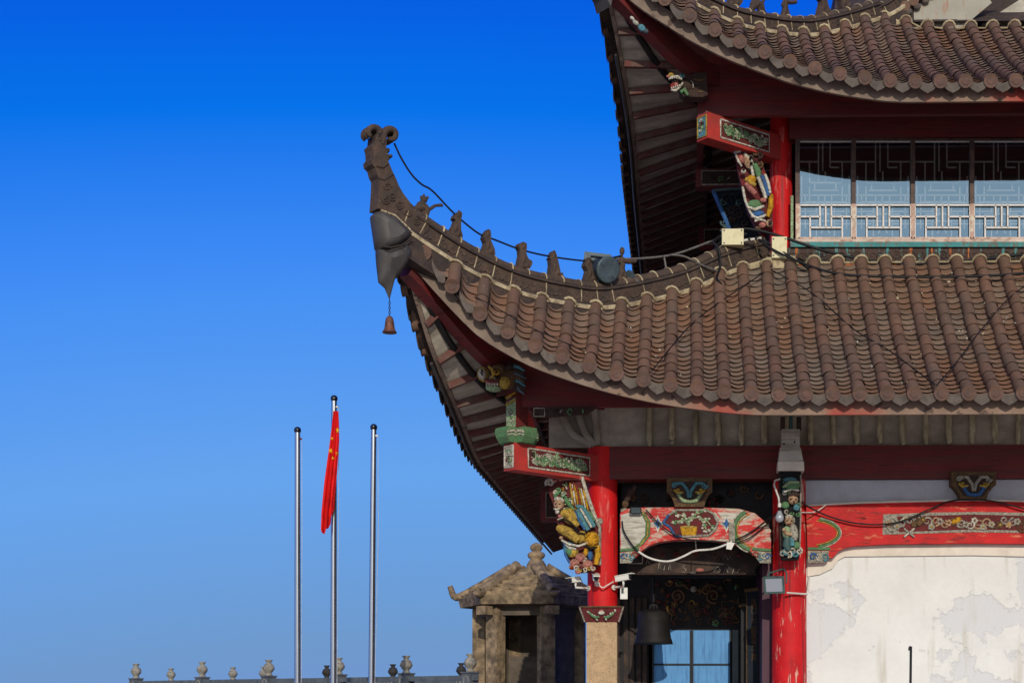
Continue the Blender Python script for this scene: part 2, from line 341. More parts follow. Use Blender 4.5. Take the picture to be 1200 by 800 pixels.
# ------------------------------------------------------------------ the temple
T = thing('temple', 'two storey red temple with brown tiled upturned roofs, carved brackets and peeling white wall', 'temple', (3.9, 9, 0))
A = CAMZ
def roofset(low):
    """curves of one storey's roof"""
    S = {}
    if low:
        px = [(478, 306), (500, 331), (520, 353), (545, 379), (570, 400), (620, 427.5), (670, 446), (720, 461), (780, 474), (840, 482), (880, 485.5), (905, 486)]
        S['Y0'], fl, S['lx'], S['rise'], S['col'], S['flx'] = .2, .35, 3.3, .19, (-1.07, 2.5), -2.92
        S['hip'] = lambda u: V(-3.3+4.66*u, -.35+3.65*u, A+S['hz'](u))
        S['hz'] = smooth_interp((0, .075, .155, .26, .38, .5, .7, .836, 1), (5.50, 5.31, 5.14, 5.0, 4.97, 5.03, 5.42, 5.82, 6.2))
        S['top'] = (2.7, A+5.92, .836); S['hx'] = lambda X: (X+3.3)/4.66; S['hy'] = lambda Y: (Y+.35)/3.65
        S['inner'] = A+4.06; S['Yin'] = 2.42; S['mid'] = (-2.2, 1.33, A+4.26); S['Yend'] = 16.5; S['ltop'] = (1.15, A+6.0)
    else:
        px = [(712, -26), (731, -6), (755, 13), (780, 29), (805, 45), (830, 58), (855, 70), (900, 87.5), (930, 98), (980, 110), (1030, 117.5), (1062, 119.5), (1080, 119.5)]
        S['Y0'], fl, S['lx'], S['rise'], S['col'], S['flx'] = 1.68, .3, 3.6, .17, (1.367, 3.4), -.70
        S['hip'] = lambda u: V(-1.2+4.09*u, 1.18+3.45*u, A+S['hz'](u))
        S['hz'] = smooth_interp((0, .12, .25, .38, .5, .7, .85, 1), (9.42, 9.32, 9.25, 9.17, 9.17, 9.36, 9.68, 10.07))
        S['top'] = (4.6, A+9.88, .991); S['hx'] = lambda X: (X+1.2)/4.09; S['hy'] = lambda Y: (Y-1.18)/3.45
        S['inner'] = A+8.5; S['Yin'] = 3.3; S['mid'] = (.25, 2.45, A+8.46); S['Yend'] = 15.5; S['ltop'] = (3.0, A+10.05)
    Y0 = S['Y0']; x0 = px[0][0]; x1 = px[-1][0]
    fy = lambda q: Y0-fl*max(0, 1-(q-x0)/((x1-x0)*.8))**2.2
    pts = [P(a, b, fy(a)) for a, b in px]
    S['Xc'] = pts[0][0]; zz = smooth_interp([p[0] for p in pts], [p[2] for p in pts])
    S['zf'] = zz; L = S['lx']*.85
    S['fl'] = lambda d: fl*max(0, 1-max(d, 0)/L)**2.2
    S['yf'] = lambda X: Y0-S['fl'](X-S['Xc'])
    S['Yc'] = Y0-fl
    S['xl'] = lambda Y: S['flx']-S['fl'](Y-S['Yc'])
    S['zl'] = lambda Y: S['zf'](S['Xc']+(Y-S['Yc']))
    S['E'] = lambda X: V(X, S['yf'](X)-.13, S['zf'](X)+S['rise']+.1*S['fl'](X-S['Xc'])/fl)
    S['El'] = lambda Y: V(S['xl'](Y)-.17, Y, S['zl'](Y)+S['rise']+.1*S['fl'](Y-S['Yc'])/fl)
    def Hf(X):
        u = S['hx'](X); ty, tz, ut = S['top']
        if u < ut:
            h = S['hip'](max(u, .0)); e = S['E'](X)
            return V(X, max(h[1]-.10, e[1]+.12), h[2]-.035)
        hz = S['hip'](ut)[2]; q = min(1, (u-ut)/.2); return V(X, ty, hz*(1-q)+tz*q)
    def Hl(Y):
        u = S['hy'](Y)
        if u < 1:
            h = S['hip'](max(u, 0)); e = S['El'](Y); return V(max(h[0]-.06, e[0]+.12), Y, h[2]-.03)
        return V(S['ltop'][0], Y, S['ltop'][1])
    S['H'], S['Hl'] = Hf, Hl
    c = S['col']; corner = V(S['Xc']+.02, S['Yc']+.06, zz(S['Xc'])-.02)
    g = catmull([corner, V(*S['mid']), V(c[0], c[1], S['inner']+.03)], 12)
    S['bulge'] = (lambda X: .14) if low else (lambda X: .26)
    S['G'] = g; gx = [p[0] for p in g]; gy = [p[1] for p in g]; gz = [p[2] for p in g]
    S['Gx'] = lambda X: V(X, np.interp(X, gx, gy), np.interp(X, gx, gz))
    S['Gy'] = lambda Y: V(np.interp(Y, gy, gx), Y, np.interp(Y, gy, gz))
    return S
LO, UP_ = roofset(True), roofset(False)
SAG = .74
def sag(e, h, t):
    q = e+(h-e)*t; q = q.copy(); q[2] = e[2]+(h[2]-e[2])*(SAG*t+(1-SAG)*t*t); return q
def tile_field(mb, lines, side, W, step, outdir, plain_from=None):
    side = np.asarray(side, float); r = .08
    tiles = ['tile_a', 'tile_b', 'tile_c']; pans = ['pan_a', 'pan_b', 'pan_c']
    scal = []
    for i, (e, h) in enumerate(lines):
        L = np.linalg.norm(h-e)
        jit = [R.uniform(-.007, .007) for _ in range(40)]
        n = max(1, int(round(L/.27)))
        def fr(t):
            q = sag(e, h, t); d = nrm(sag(e, h, min(1, t+.02))-sag(e, h, max(0, t-.02))); s = nrm(side-d*np.dot(side, d)); nn = np.cross(s, d)
            if nn[2] < 0: nn = -nn
            return q, d, s, nn
        for k in range(n):
            vs = []
            for t, rr, up in ((k/n, r*1.02, .008), ((k+.86)/n, r*.985, .004), (min(1, (k+1.06)/n), r*.96, 0)):
                q, d, s, nn = fr(min(t, 1)); q = q+s*jit[k % 40]
                for j in range(9):
                    a = math.radians(-18+216*j/8); vs.append(q+nn*(.028+up)+s*rr*math.cos(a)+nn*rr*math.sin(a))
            m = R.choice(tiles)
            mb.add(vs, [(a*9+j, a*9+j+1, a*9+j+10, a*9+j+9) for a in range(2) for j in range(8)], m, True)
        q, d, s, nn = fr(0)
        o = nrm(np.asarray(outdir, float)+V(0, 0, -.12))
        if L > .02:
            c = q+nn*.03
            mb.tube([c+d*.05-o*.0, c+o*.02], r*1.06, R.choice(tiles), 14)
            mb.tube([c+o*.021, c+o*.028], r*1.12, 'disc', 14)
            mb.tube([c+o*.028, c+o*.034], r*.62, 'disc', 12)
        q, d, s, nn = fr(1); scal.append((q, s, nn))
        if i+1 < len(lines):
            e2, h2 = lines[i+1]; em, hm = (e+e2)/2, (h+h2)/2; w = W-.115; L = np.linalg.norm(hm-em); n = max(1, int(round(L/step)))
            def fm(t):
                q = sag(em, hm, t); d = nrm(sag(em, hm, min(1, t+.02))-sag(em, hm, max(0, t-.02))); ss = nrm(e2-e) if abs(t) < .2 else nrm(h2-h)
                ss = nrm((e2-e)*(1-t)+(h2-h)*t); nn = nrm(np.cross(ss, d))
                if nn[2] < 0: nn = -nn
                return q, d, ss, nn
            for k in range(n):
                vs = []; m = R.choice(pans); tilt = R.uniform(-.009, .009)
                for t, up in ((k/n, .025), (k/n+.06/n, .029), (min(1, (k+1.25)/n), .0)):
                    q, d, ss, nn = fm(t)
                    for j in range(7):
                        ww = -1+2*j/6; vs.append(q+ss*ww*w*.56+nn*(up+.045*ww*ww-.03+tilt*ww))
                mb.add(vs, [(a*7+j, a*7+j+1, a*7+j+8, a*7+j+7) for a in range(2) for j in range(6)], m, True)
            q, d, ss, nn = fm(0); o = nrm(np.asarray(outdir, float)); dn = V(0, 0, -1); up = -dn
            base = q+o*.012
            top = [(-.56, .055), (-.36, .03), (-.18, .012), (0, .006), (.18, .012), (.36, .03), (.56, .055)]
            bot = [(.56, -.005), (.53, -.04), (.42, -.066), (.27, -.088), (.1, -.104), (0, -.118), (-.1, -.104), (-.27, -.088), (-.42, -.066), (-.53, -.04), (-.56, -.005)]
            ff = [base+ss*a*w+up*b for a, b in top+bot]; bb = [v-o*.02 for v in ff]; nf = len(ff)
            mb.add(ff, [tuple(range(nf))], 'drip'); mb.add(bb, [tuple(range(nf))[::-1]], 'ridge_dark')
            mb.add(ff+bb, [(a, (a+1) % nf, nf+(a+1) % nf, nf+a) for a in range(nf)], 'ridge_dark')
    return scal
def scallop(mb, scal, W, dark=True):
    """lime bead over the tile ends, with the dark hollows left between them"""
    pts = []
    for q, s, nn in scal:
        for a in range(0, 181, 30): pts.append(q+nn*.012+s*(-math.cos(math.radians(a)))*.088*1.06+nn*.112*math.sin(math.radians(a)))
    if np.dot(scal[-1][0]-scal[0][0], scal[0][1]) < 0: pts = pts[::-1]
    mb.tube(pts, .017, 'lime', 5, up=(0, -1, .3))
def ridge(name, pts, label=None, base_w=.13, h=.335, first=None):
    """a moulded ridge: lime bed, carved band, half round cap tiles with lime joints"""
    pts = [np.asarray(p, float) for p in pts]; k = len(pts)
    mb = MB(); fr = []
    for i, p in enumerate(pts):
        t = nrm(pts[min(i+1, k-1)]-pts[max(i-1, 0)]); s = nrm(np.cross(t, V(0, 0, 1))); n = nrm(np.cross(s, t)); fr.append((p, t, s, n))
    def sweep(prof, mat, closed=True, smooth=False):
        rows = [[p+s*a+n*b for a, b in prof] for p, t, s, n in fr]; m = len(prof)
        vs = [q for r in rows for q in r]
        rng = range(m) if closed else range(m-1)
        mb.add(vs, [(i*m+j, i*m+(j+1) % m, (i+1)*m+(j+1) % m, (i+1)*m+j) for i in range(k-1) for j in rng], mat, smooth)
        mb.add(rows[0], [tuple(range(m))], mat); mb.add(rows[-1], [tuple(range(m))[::-1]], mat)
    b = base_w
    sweep([(-b, -.30), (b, -.30), (b, -.045), (-b, -.045)], 'ridge_dark'); b += .012; sweep([(-b, -.0449), (b, -.0449), (b, -.005), (b-.02, .012), (-b+.02, .012), (-b, -.005)], 'lime')
    sweep([(-.125, .0121), (.125, .0121), (.125, .04), (-.125, .04)], 'ridge_dark')
    sweep([(-.085, .0401), (.085, .0401), (.085, h*.62), (-.085, h*.62)], 'ridge')
    sweep([(-.115, h*.62+.0002), (.115, h*.62+.0002), (.105, h*.62+.03), (-.105, h*.62+.03)], 'ridge_dark')
    cap = [(.095*math.cos(math.radians(a)), h*.62+.0302+(h*.38-.03)*math.sin(math.radians(a))) for a in range(0, 181, 20)]
    sweep(cap, 'ridge', True, True)
    L = [0]
    for i in range(1, k): L.append(L[-1]+np.linalg.norm(pts[i]-pts[i-1]))
    def at(d):
        i = max(0, min(k-2, int(np.searchsorted(L, d))-1)); q = (d-L[i])/max(1e-9, L[i+1]-L[i]); p = pts[i]+(pts[i+1]-pts[i])*q
        t = nrm(pts[i+1]-pts[i]); s = nrm(np.cross(t, V(0, 0, 1))); return p, t, s, nrm(np.cross(s, t))
    d = .12
    while d < L[-1]-.05:
        p, t, s, n = at(d)
        ring = [p+s*a*1.06+n*(b+.006) for a, b in cap]; mb.tube(ring, .009*R.uniform(.7, 1.4), 'lime', 5, up=t)
        if R.random() < .7: mb.tube([p+s*.088+n*.05, p+s*.088+n*h*.6], .008, 'lime', 5, up=t); mb.tube([p-s*.088+n*.05, p-s*.088+n*h*.6], .008, 'lime', 5, up=t)
        for sd in (1, -1):
            fr2 = FU(p+t*.07+s*sd*.086+n*h*.32, t, n, s*sd)
            mb.fs_(fr2, 0, 0, h*.2, 1.3, 1, .011, 'ridge', 0, 2, 10); mb.fs_(fr2, .115, .01, h*.18, 1.2, -1, .010, 'ridge', 0, 1, 10)
            mb.fb(fr2, .06, -.03, .03, .012, 'ridge', .004, .012, 30)
        d += .262
    return mb.build(name, T, **({'label': label} if label else {}))
def eave(S, name, X1, p, xs, ys, lab):
    """tiles, fascia, soffit and rafters of one storey"""
    mb = MB()
    lines = [(S['E'](x), S['H'](x)) for x in xs]
    sc = tile_field(mb, lines, (1, 0, 0), p, .132, (0, -1, 0))
    scallop(mb, sc, p)
    ll = [(S['El'](y), S['Hl'](y)) for y in ys]
    sc = tile_field(mb, ll, (0, -1, 0), .33, .3, (-1, 0, 0))
    # deck below the tiles so that no light comes through
    for sgn, fn, fh, qs in ((1, S['E'], S['H'], np.linspace(xs[0]-.1, X1, 60)), (-1, S['El'], S['Hl'], np.linspace(ys[0]-.1, S['Yend'], 60))):
        rows = [[sag(fn(q), fh(q), t)+V(0, 0, -.045) for t in (0.01, .2, .4, .6, .8, 1)] for q in qs]; mb.grid(rows, 'ridge_dark', False)
    roof = mb.build(name, T, label=lab)
    mb = MB()
    for fn, qs, inn in ((lambda q: V(q, S['yf'](q), S['zf'](q)), np.linspace(S['Xc'], X1, 90), V(0, 1, 0)), (lambda q: V(S['xl'](q), q, S['zl'](q)), np.linspace(S['Yc'], S['Yend'], 70), V(1, 0, 0))):
        prof = [(0, 0), (0, .21), (.05, .21), (.05, 0)]
        rows = [[fn(q)+inn*a+V(0, 0, b) for a, b in prof+prof[:1]] for q in qs]
        ni = len(rows)
        for i in range(ni-1):
            mat = 'fascia' if (inn[1] > 0 and qs[i] > (-1 if S is LO else 3.0)) else 'fascia_old'
            mb.grid(rows[i:i+2], mat, False)
        # gutter pipe below the side eave
        if inn[0] > 0: mb.tube([fn(q)+V(-.03, 0, -.035) for q in qs[4:]], .022, 'sheet_metal', 6)
    mb.build('fascia', roof)
    mb = MB(); cx, cy = S['col']
    rows = []
    for X in np.linspace(S['Xc']+.02, X1, 90):
        a = V(X, S['yf'](X)+.05, S['zf'](X)+.035); b = S['Gx'](X) if X < cx else V(X, S['Yin'], S['inner']); rows.append([a*(1-t)+b*t+V(0, 0, S['bulge'](X)*(1-(2*t-1)**2)) for t in (0, .12, .25, .5, .75, 1)])
    for r0, r1 in zip(rows[:-1], rows[1:]):
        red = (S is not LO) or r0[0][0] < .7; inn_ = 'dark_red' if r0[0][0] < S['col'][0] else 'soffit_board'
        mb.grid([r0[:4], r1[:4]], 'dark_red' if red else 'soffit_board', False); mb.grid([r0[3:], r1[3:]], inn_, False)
    rows = []
    for Y in np.linspace(S['Yc']+.06, S['Yend'], 90):
        a = V(S['xl'](Y)+.05, Y, S['zl'](Y)+.035); b = S['Gy'](Y) if Y < cy else V(cx+.05, Y, S['inner']); rows.append([a*(1-t)+b*t for t in (0, .25, .5, .75, 1)])
    mb.grid(rows, 'soffit_board', True)
    mid = [r[2]+V(0, 0, -.05) for r in rows[2:]]
    mb.tube(mid, .045, 'black_wood', 5)
    sof = mb.build('soffit', T)
    # rafters: round poles under the front eave, squared red ones under the side eave
    for fx in ():
        mb = MB(); a = V(cx+fx, S['yf'](cx+fx)+.08, S['zf'](cx+fx)-.0); b = V(cx+.02-.02*fx, S['Yin'], S['inner']-.04)
        g = S['Gx'](cx+fx*.5)
        mb.tube([a, a*.5+b*.5+V(0, 0, S['bulge'](cx+fx)*.9-.03), b], .05, 'soffit_board', 7); mb.build('rafter', sof)
    y = S['Yc']+.55
    while y < S['Yend']-.3:
        a = V(S['xl'](y)+.06, y, S['zl'](y)-.01); b = (S['Gy'](y) if y < cy else V(cx+.05, y, S['inner'])) + V(0, 0, -.05)
        if b[0]-a[0] > .15:
            mb = MB(); d = nrm(b-a); s = V(0, 1, 0); n = np.cross(d, s); mb.obox((a+b)/2, (d, s, n), (np.linalg.norm(b-a)/2, .035, .04), 'soffit_red'); mb.build('rafter', sof)
        y += .42
    mb = MB(); g = S['G']
    for i in range(len(g)-1):
        d = g[i+1]-g[i]; L = np.linalg.norm(d); d /= L; s = nrm(np.cross(d, V(0, 0, 1))); n = np.cross(s, d); mb.obox((g[i]+g[i+1])/2-n*.05, (d, s, n), (L/2+.01, .085, .13), 'dark_red')
    mb.build('hip_rafter', T)
    return roof
X1 = 10.6
low_roof = eave(LO, 'roof', X1, .317, [-3.2]+[1.125+.317*i for i in range(-13, 31)], [LO['Yc']+.12+.33*i for i in range(int(16.4/.33))], 'lower tiled roof with upturned corner')
xs2 = [P(1043.7, 96, 1.48)[0]+.317*i for i in range(-12, 27)]
xs2 = [x for x in xs2 if x > UP_['Xc']+.08]
xs2 = [xs2[0]-.25]+xs2
up_roof = eave(UP_, 'roof', X1-1.6, .317, xs2, [UP_['Yc']+.12+.33*i for i in range(int(14/.33))], 'upper tiled roof with upturned corner')
lowpts = [LO['hip'](u) for u in np.linspace(.02, .955, 40)]
low_ridge = ridge('hip_ridge', lowpts, 'long lower hip ridge with seven figures')
up_pts = [UP_['hip'](u) for u in np.linspace(.0, 1.0, 40)]
up_ridge = ridge('hip_ridge', up_pts, 'upper hip ridge cut by the top of the photo', h=.27)
# ------------------------------------------------------------------ walls, columns, beams
def Z(py, Y): return A + (825-py)*(Y+D)/F
def X_(px, Y): return P(px, 500, Y)[0]
CX1, CX2, CXM = -1.07, 1.42, 3.86
CX3, CX4 = 2*CXM-CX2, 2*CXM-CX1
def column(x, y, r, z0, z1, mat, **k):
    mb = MB(); n = 28; prof = [(r*1.0, z0), (r*1.02, z0+(z1-z0)*.4), (r*.97, z1)]
    mb.lathe((x, y, 0), prof, mat, n, cap=True); return mb.build('column', T, **k)
zcap0, zcap1 = Z(728, 2.3), Z(711, 2.3)
def tray_column(x, seed):
    c = column(x, 2.5, .2, zcap1+.002, Z(522, 2.3), 'red_column', label='red front column on a granite pillar' if x < 0 else 'far red column on a granite pillar')
    mb = MB(); mb.box2(x-.2, x+.2, 2.3, 2.7, 0, zcap0-.002, 'granite'); mb.box2(x-.27, x+.27, 2.23, 2.77, 0, .3, 'granite'); mb.build('stone_base', c)
    mb = MB()
    vs = []
    for z, h in ((zcap0, .215), (zcap0+.05, .235), (zcap1, .285)): vs += [(x-h, 2.5-h, z), (x+h, 2.5-h, z), (x+h, 2.5+h, z), (x-h, 2.5+h, z)]
    mb.add(vs, [(3, 2, 1, 0), (8, 9, 10, 11)]+[(i*4+j, i*4+(j+1) % 4, (i+1)*4+(j+1) % 4, (i+1)*4+j) for i in range(2) for j in range(4)], 'c_maroon')
    h = (zcap1-zcap0)
    fr = FU((x, 2.5-.262, (zcap0+zcap1)/2), (1, 0, 0), (0, 0, -1), nrm((0, -1, -.3)), .01)
    for sd in (-1, 1):
        mb.ft(fr, [(sd*3, 3), (sd*8, 4), (sd*13, 1), (sd*18, -5)], [1.5, 1.9, 1.6, .7], 'c_green', 1.0*.01)
        for q in range(5): mb.fb(fr, sd*(6+3*q), 5-2.6*q+R.uniform(-2, 2), 1.9, 1.1, 'c_white', .012, None, R.uniform(0, 90))
    mb.fb(fr, 0, -2, 4.5, 2.8, 'c_white', .008); mb.fb(fr, 0, -5, 3, 1.6, 'c_pink', .01)
    for sd in (-1, 1): mb.tube([(x+sd*.29, 2.21, zcap1), (x+sd*.225, 2.28, zcap0)], .012, 'c_grey', 5)
    mb.tube([(x-.29, 2.21, zcap1), (x+.29, 2.21, zcap1)], .012, 'c_brown', 5)
    mb.build('capital', c); return c
tray_column(CX1, 1); tray_column(CX4, 2)
column(CX2, 2.5, .228, 0, Z(523, 2.3), 'red_column_worn', label='worn red column beside the white wall')
column(CX3, 2.5, .228, 0, Z(523, 2.3), 'red_column_worn', label='worn red column at the far end of the white wall')
for y in (5.6, 8.7, 11.8): column(CX1+.02, y, .2, 0, LO['inner']+.1, 'red_column', label='side column in the shade')
# long front beam and plate
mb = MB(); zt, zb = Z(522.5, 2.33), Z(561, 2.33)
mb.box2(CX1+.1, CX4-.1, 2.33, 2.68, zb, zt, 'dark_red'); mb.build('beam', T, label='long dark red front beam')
mb = MB(); mb.box2(CX1-.12, CX1+.12, 2.6, 14.5, zb, zt, 'dark_red'); mb.build('beam', T, label='side beam')
# boards with round uprights between the beam and the eave
mb = MB(); mb.box2(CX1+.1, CX4-.1, 2.40, 2.44, zt+.001, A+4.15, 'soffit_board'); eb = mb.build('eave_wall', T)
for i in range(-9, 26):
    x = X_(977+27*i, 2.36); q = R.uniform(-.012, .012); r = R.uniform(.036, .044); mb = MB(); z0 = zt+R.uniform(.0, .03)
    if x < CX1+.35 or x > CX4-.3: continue
    mb.tube([(x, 2.355, z0), (x, 2.345, z0+.025), (x, 2.345, z0+.08), (x+q, 2.355, A+3.75), (x+q*1.5, 2.37, A+4.1)], [r*.45, r*.9, r*1.08, r, r*.9], 'rafter_wood', 9); mb.build('rafter', eb)
mb = MB(); mb.box2(-1.78, CX1+.1, 2.41, 2.45, zt+.001, A+4.15, 'soffit_board'); ew = mb.build('eave_wall', T, label='boards beside the corner column')
for x0, x1, x2 in ((-1.16, -1.3, -1.45), (-1.2, -1.48, -1.66), (-1.13, -1.14, -1.2)):
    mb = MB(); mb.tube(catmull([(x0, 2.36, zt+.02), (x1, 2.34, zt+.2), (x2, 2.3, A+4.05)], 5), .05, 'soffit_board', 8); mb.build('rafter', ew)
# walls
mb = MB()
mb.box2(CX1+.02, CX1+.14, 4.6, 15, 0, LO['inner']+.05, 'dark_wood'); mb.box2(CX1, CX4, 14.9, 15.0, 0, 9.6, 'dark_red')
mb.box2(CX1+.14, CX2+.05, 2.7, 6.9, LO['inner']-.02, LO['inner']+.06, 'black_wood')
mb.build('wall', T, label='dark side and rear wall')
# white wall between the worn columns
Yw = 2.47
mb = MB(); mb.box2(CX2+.1, CX3-.1, Yw, Yw+.3, 0, zb, 'plaster'); wall = mb.build('wall', T, label='peeling white plaster wall')
mb = MB(); mb.box2(CX2+.15, CX3-.15, Yw-.03, Yw-.002, Z(592, 2.45), zb-.01, 'plaster_grey'); mb.build('frieze', wall)
fr = FP(Yw-.002)
prof = [(946, 640), (1139, 636), (1332, 640), (1332, 676), (1300, 668), (1290, 654), (1139, 650.5), (990, 652), (982, 656), (975, 666), (960, 673), (946, 675)]
mb = MB(); mb.solid(fr, prof, 0, .03, 'plaster_cream'); mb.build('border', wall)
# curved red beam over the white wall
fr = FP(2.42); top = [(944, 594), (975, 592), (1010, 590.5), (1070, 588.5), (1139, 587.5), (1208, 588.5), (1268, 590.5), (1334, 594)]
bot = [(1334, 648), (1306, 648), (1296, 643), (1285, 640), (1250, 638), (1139, 637), (1040, 638), (1002, 640), (990, 642), (982, 646), (975, 654), (946, 654)]
mb = MB(); mb.solid(fr, top+bot, -.04, .09, 'red_beam')
mb.ft(fr, [(944, 593), (1010, 589.5), (1139, 586.5), (1268, 589.5), (1334, 593)], 1.4, 'plaster_cream', .085)
moon = mb.build('beam', T, label='curved red beam over the white wall')
mb = MB()
pan = [(1034, 603.5), (1080, 601.5), (1139, 600.5), (1198, 601.5), (1244, 603.5), (1245, 626), (1139, 624), (1033, 627)]
mb.solid(fr, pan, .0905, .098, 'c_grey')
inner = [(1050, 606), (1139, 603.5), (1228, 606), (1228, 623), (1139, 621), (1052, 624)]
mb.solid(fr, inner, .0985, .1, 'c_maroon')
g = random.Random(5); ms = ['c_grey', 'c_grey', 'c_brown', 'c_grey', 'c_brown', 'c_skin', 'c_grey', 'c_white']
for i in range(40):
    x = 1040+i*5.0; y = 613.5+g.uniform(-5, 5); m = g.choice(ms)
    if i % 2: mb.fs_(fr, x, y, g.uniform(5, 7), 1.3, g.choice((-1, 1)), 1.5, m, .105, g.uniform(0, 6), 12)
    else:
        for q in range(5): mb.fb(fr, x+2.4*math.cos(q*1.257), y+2.4*math.sin(q*1.257), 2, 2, m, .108)
        mb.fb(fr, x, y, 1.6, 1.6, g.choice(('c_brown', 'c_yellow', 'c_maroon')), .115)
mb.fb(fr, 1119, 611, 7, 3.6, 'c_gold', .11, None, -25); mb.fb(fr, 1075, 613, 5, 5, 'c_brown', .108)
for a, b in ((1046, 608), (1058, 620)): mb.ft(fr, [(a, b), (a+12, b+10)], 1.3, 'c_grey', .11); mb.ft(fr, [(a, b+10), (a+12, b)], 1.3, 'c_white', .11)
mb.build('carved_panel', moon)
def ear(mb, fr, sx, x0):
    """rounded painted end of the beam: arc bands and a blue and white bracket below"""
    f = lambda pts: [(x0+sx*(a-946), b) for a, b in pts]
    arc = [(946+37*math.cos(math.radians(q)), 625+17*math.sin(math.radians(q))) for q in range(-70, 71, 10)]
    mb.ft(fr, f(arc), 1.5, 'c_green', .09); mb.ft(fr, f([(a-2.5, 625+(b-625)*.88) for a, b in arc]), .8, 'c_yellow', .092); mb.ft(fr, f([(a+2, 625+(b-625)*1.1) for a, b in arc]), .7, 'c_white', .09)
    mb.ft(fr, f([(946, 643.5), (972, 643.5)]), 2, 'c_green', .092)
    mb.solid(fr, f([(946, 646), (971, 646), (967, 659), (946, 660)]), .0905, .1, 'c_grey')
    for q in range(3): mb.fs_(fr, x0+sx*(6+q*7), 653, 4.5, 1.2, (-1, 1)[q % 2], 1.5, ('c_blue', 'c_white', 'c_teal')[q], .105, q)
mb = MB(); ear(mb, fr, 1, 946); mb.build('painted_end', moon)
def bracket_block(name, fr, x, y0, y1, w0, w1, cols, edge):
    """block with cut corners and a painted scroll device"""
    h = y1-y0; mb = MB()
    mb.solid(fr, [(x-w0, y0), (x+w0, y0), (x+w0, y0+h*.48), (x+w0*.86, y0+h*.56), (x+w1*1.1, y0+h*.8), (x+w1, y1), (x-w1, y1), (x-w1*1.1, y0+h*.8), (x-w0*.86, y0+h*.56), (x-w0, y0+h*.48)], -.1, .1, edge)
    mb.solid(fr, [(x-w0*.8, y0+h*.14), (x+w0*.8, y0+h*.14), (x+w0*.76, y0+h*.5), (x+w1*.8, y1-h*.14), (x-w1*.8, y1-h*.14), (x-w0*.76, y0+h*.5)], .1005, .104, 'c_dark')
    a, b, c = cols
    for sd in (-1, 1):
        mb.ft(fr, [(x+sd*1, y1-h*.3), (x+sd*2, y0+h*.45), (x+sd*w0*.3, y0+h*.2), (x+sd*w0*.6, y0+h*.2), (x+sd*w0*.72, y0+h*.32)], [1.7, 2.0, 2.3, 2.0, 1.5], a, .112)
        mb.fs_(fr, x+sd*w0*.66, y0+h*.28, 3.6, 1.2, sd, 1.5, a, .112, 0)
        mb.ft(fr, [(x+sd*w0*.7, y0+h*.42), (x+sd*w0*.5, y0+h*.54), (x+sd*w0*.25, y0+h*.5)], [1, 2.5, 1], b, .112); mb.fb(fr, x+sd*w0*.5, y0+h*.42, 2.5, 1.5, b, .11)
        mb.ft(fr, [(x, y1-h*.16), (x+sd*w1*.45, y1-h*.2), (x+sd*w1*.8, y1-h*.42), (x+sd*w1*.5, y1-h*.44)], [2.0, 2.6, 2.0, 1], c, .112)
    return mb.build(name, T)
bracket_block('bracket_block', FP(2.34), 1139.5, 553.5, 586.5, 26, 15, ('c_grey', 'c_yellow', 'c_blue'), 'c_brown')
# arched beam of the porch
fr = FP(2.42)
arch_top = [(727, 602), (735, 597), (752, 595.5), (815, 595), (866, 597), (884, 602), (895, 611), (903, 622)]
arch_bot = [(903, 659), (878, 646), (868, 640), (858, 636.5), (840, 634), (815, 632.5), (790, 633), (772, 635.5), (760, 640), (752, 646), (744, 653), (727, 658)]
mb = MB(); mb.solid(fr, arch_top+arch_bot, -.14, .1, 'red_peeling'); arch = mb.build('beam', T, label='arched porch beam with flaking paint')
mb = MB()
lw = [(728, 604), (750, 598), (756, 606), (760, 617), (758, 630), (752, 640), (744, 645), (728, 645)]
mb.solid(fr, lw, .1005, .106, 'old_paint')
for k in (0, 1, 2): mb.ft(fr, [(752+k*1.5, 601), (758+k*1.7, 613), (757+k*2, 628), (750+k*1.5, 638), (742+k, 643)], 1.1, ('c_green', 'c_yellow', 'c_green')[k], .106)
rc = [(868+26*math.cos(math.radians(q))*-1 + 18, 622+24*math.sin(math.radians(q))) for q in range(-62, 76, 8)]
mb.ft(fr, rc, 2.2, 'c_green', .104); mb.ft(fr, [(a+3.2, 622+(b-622)*.86) for a, b in rc], .9, 'c_yellow', .106); mb.ft(fr, [(a-3, 622+(b-622)*1.1) for a, b in rc], .9, 'c_white', .104)
for pts in ([(840, 601), (866, 601), (880, 606), (868, 611), (846, 608)], [(854, 612), (866, 612), (862, 632), (854, 634)], [(826, 603), (838, 601), (846, 612), (838, 612)]): mb.solid(fr, pts, .1005, .103, 'old_paint')
car = [(784, 604), (793, 598.5), (828, 598.5), (836, 603), (841, 613), (838, 621), (831, 628), (799, 629.5), (791, 629), (785, 618), (777, 613.5)]
mb.solid(fr, car, .1005, .108, 'c_maroon')
for i in range(len(car)):
    a, b = car[i], car[(i+1) % len(car)]; mb.ft(fr, [a, b], 1.6, 'c_blue' if i in (7, 8, 9, 10) else 'c_grey', .108)
for x in (771, 851):
    mb.solid(fr, [(x-9, 614), (x-3, 611), (x, 603.5), (x+3, 611), (x+9, 614), (x+3, 617.5), (x, 625), (x-3, 617.5)], .101, .108, 'c_white')
    mb.solid(fr, [(x-5.5, 614), (x-2, 612.5), (x, 608), (x+2, 612.5), (x+5.5, 614), (x+2, 616), (x, 620.5), (x-2, 616)], .1085, .112, 'c_blue')
mb.solid(fr, [(797, 619), (817, 619), (815.5, 628), (799.5, 628)], .1085, .125, 'c_gold'); mb.fb(fr, 807, 618.5, 10.5, 1.8, 'c_yellow', .118)
g = random.Random(3)
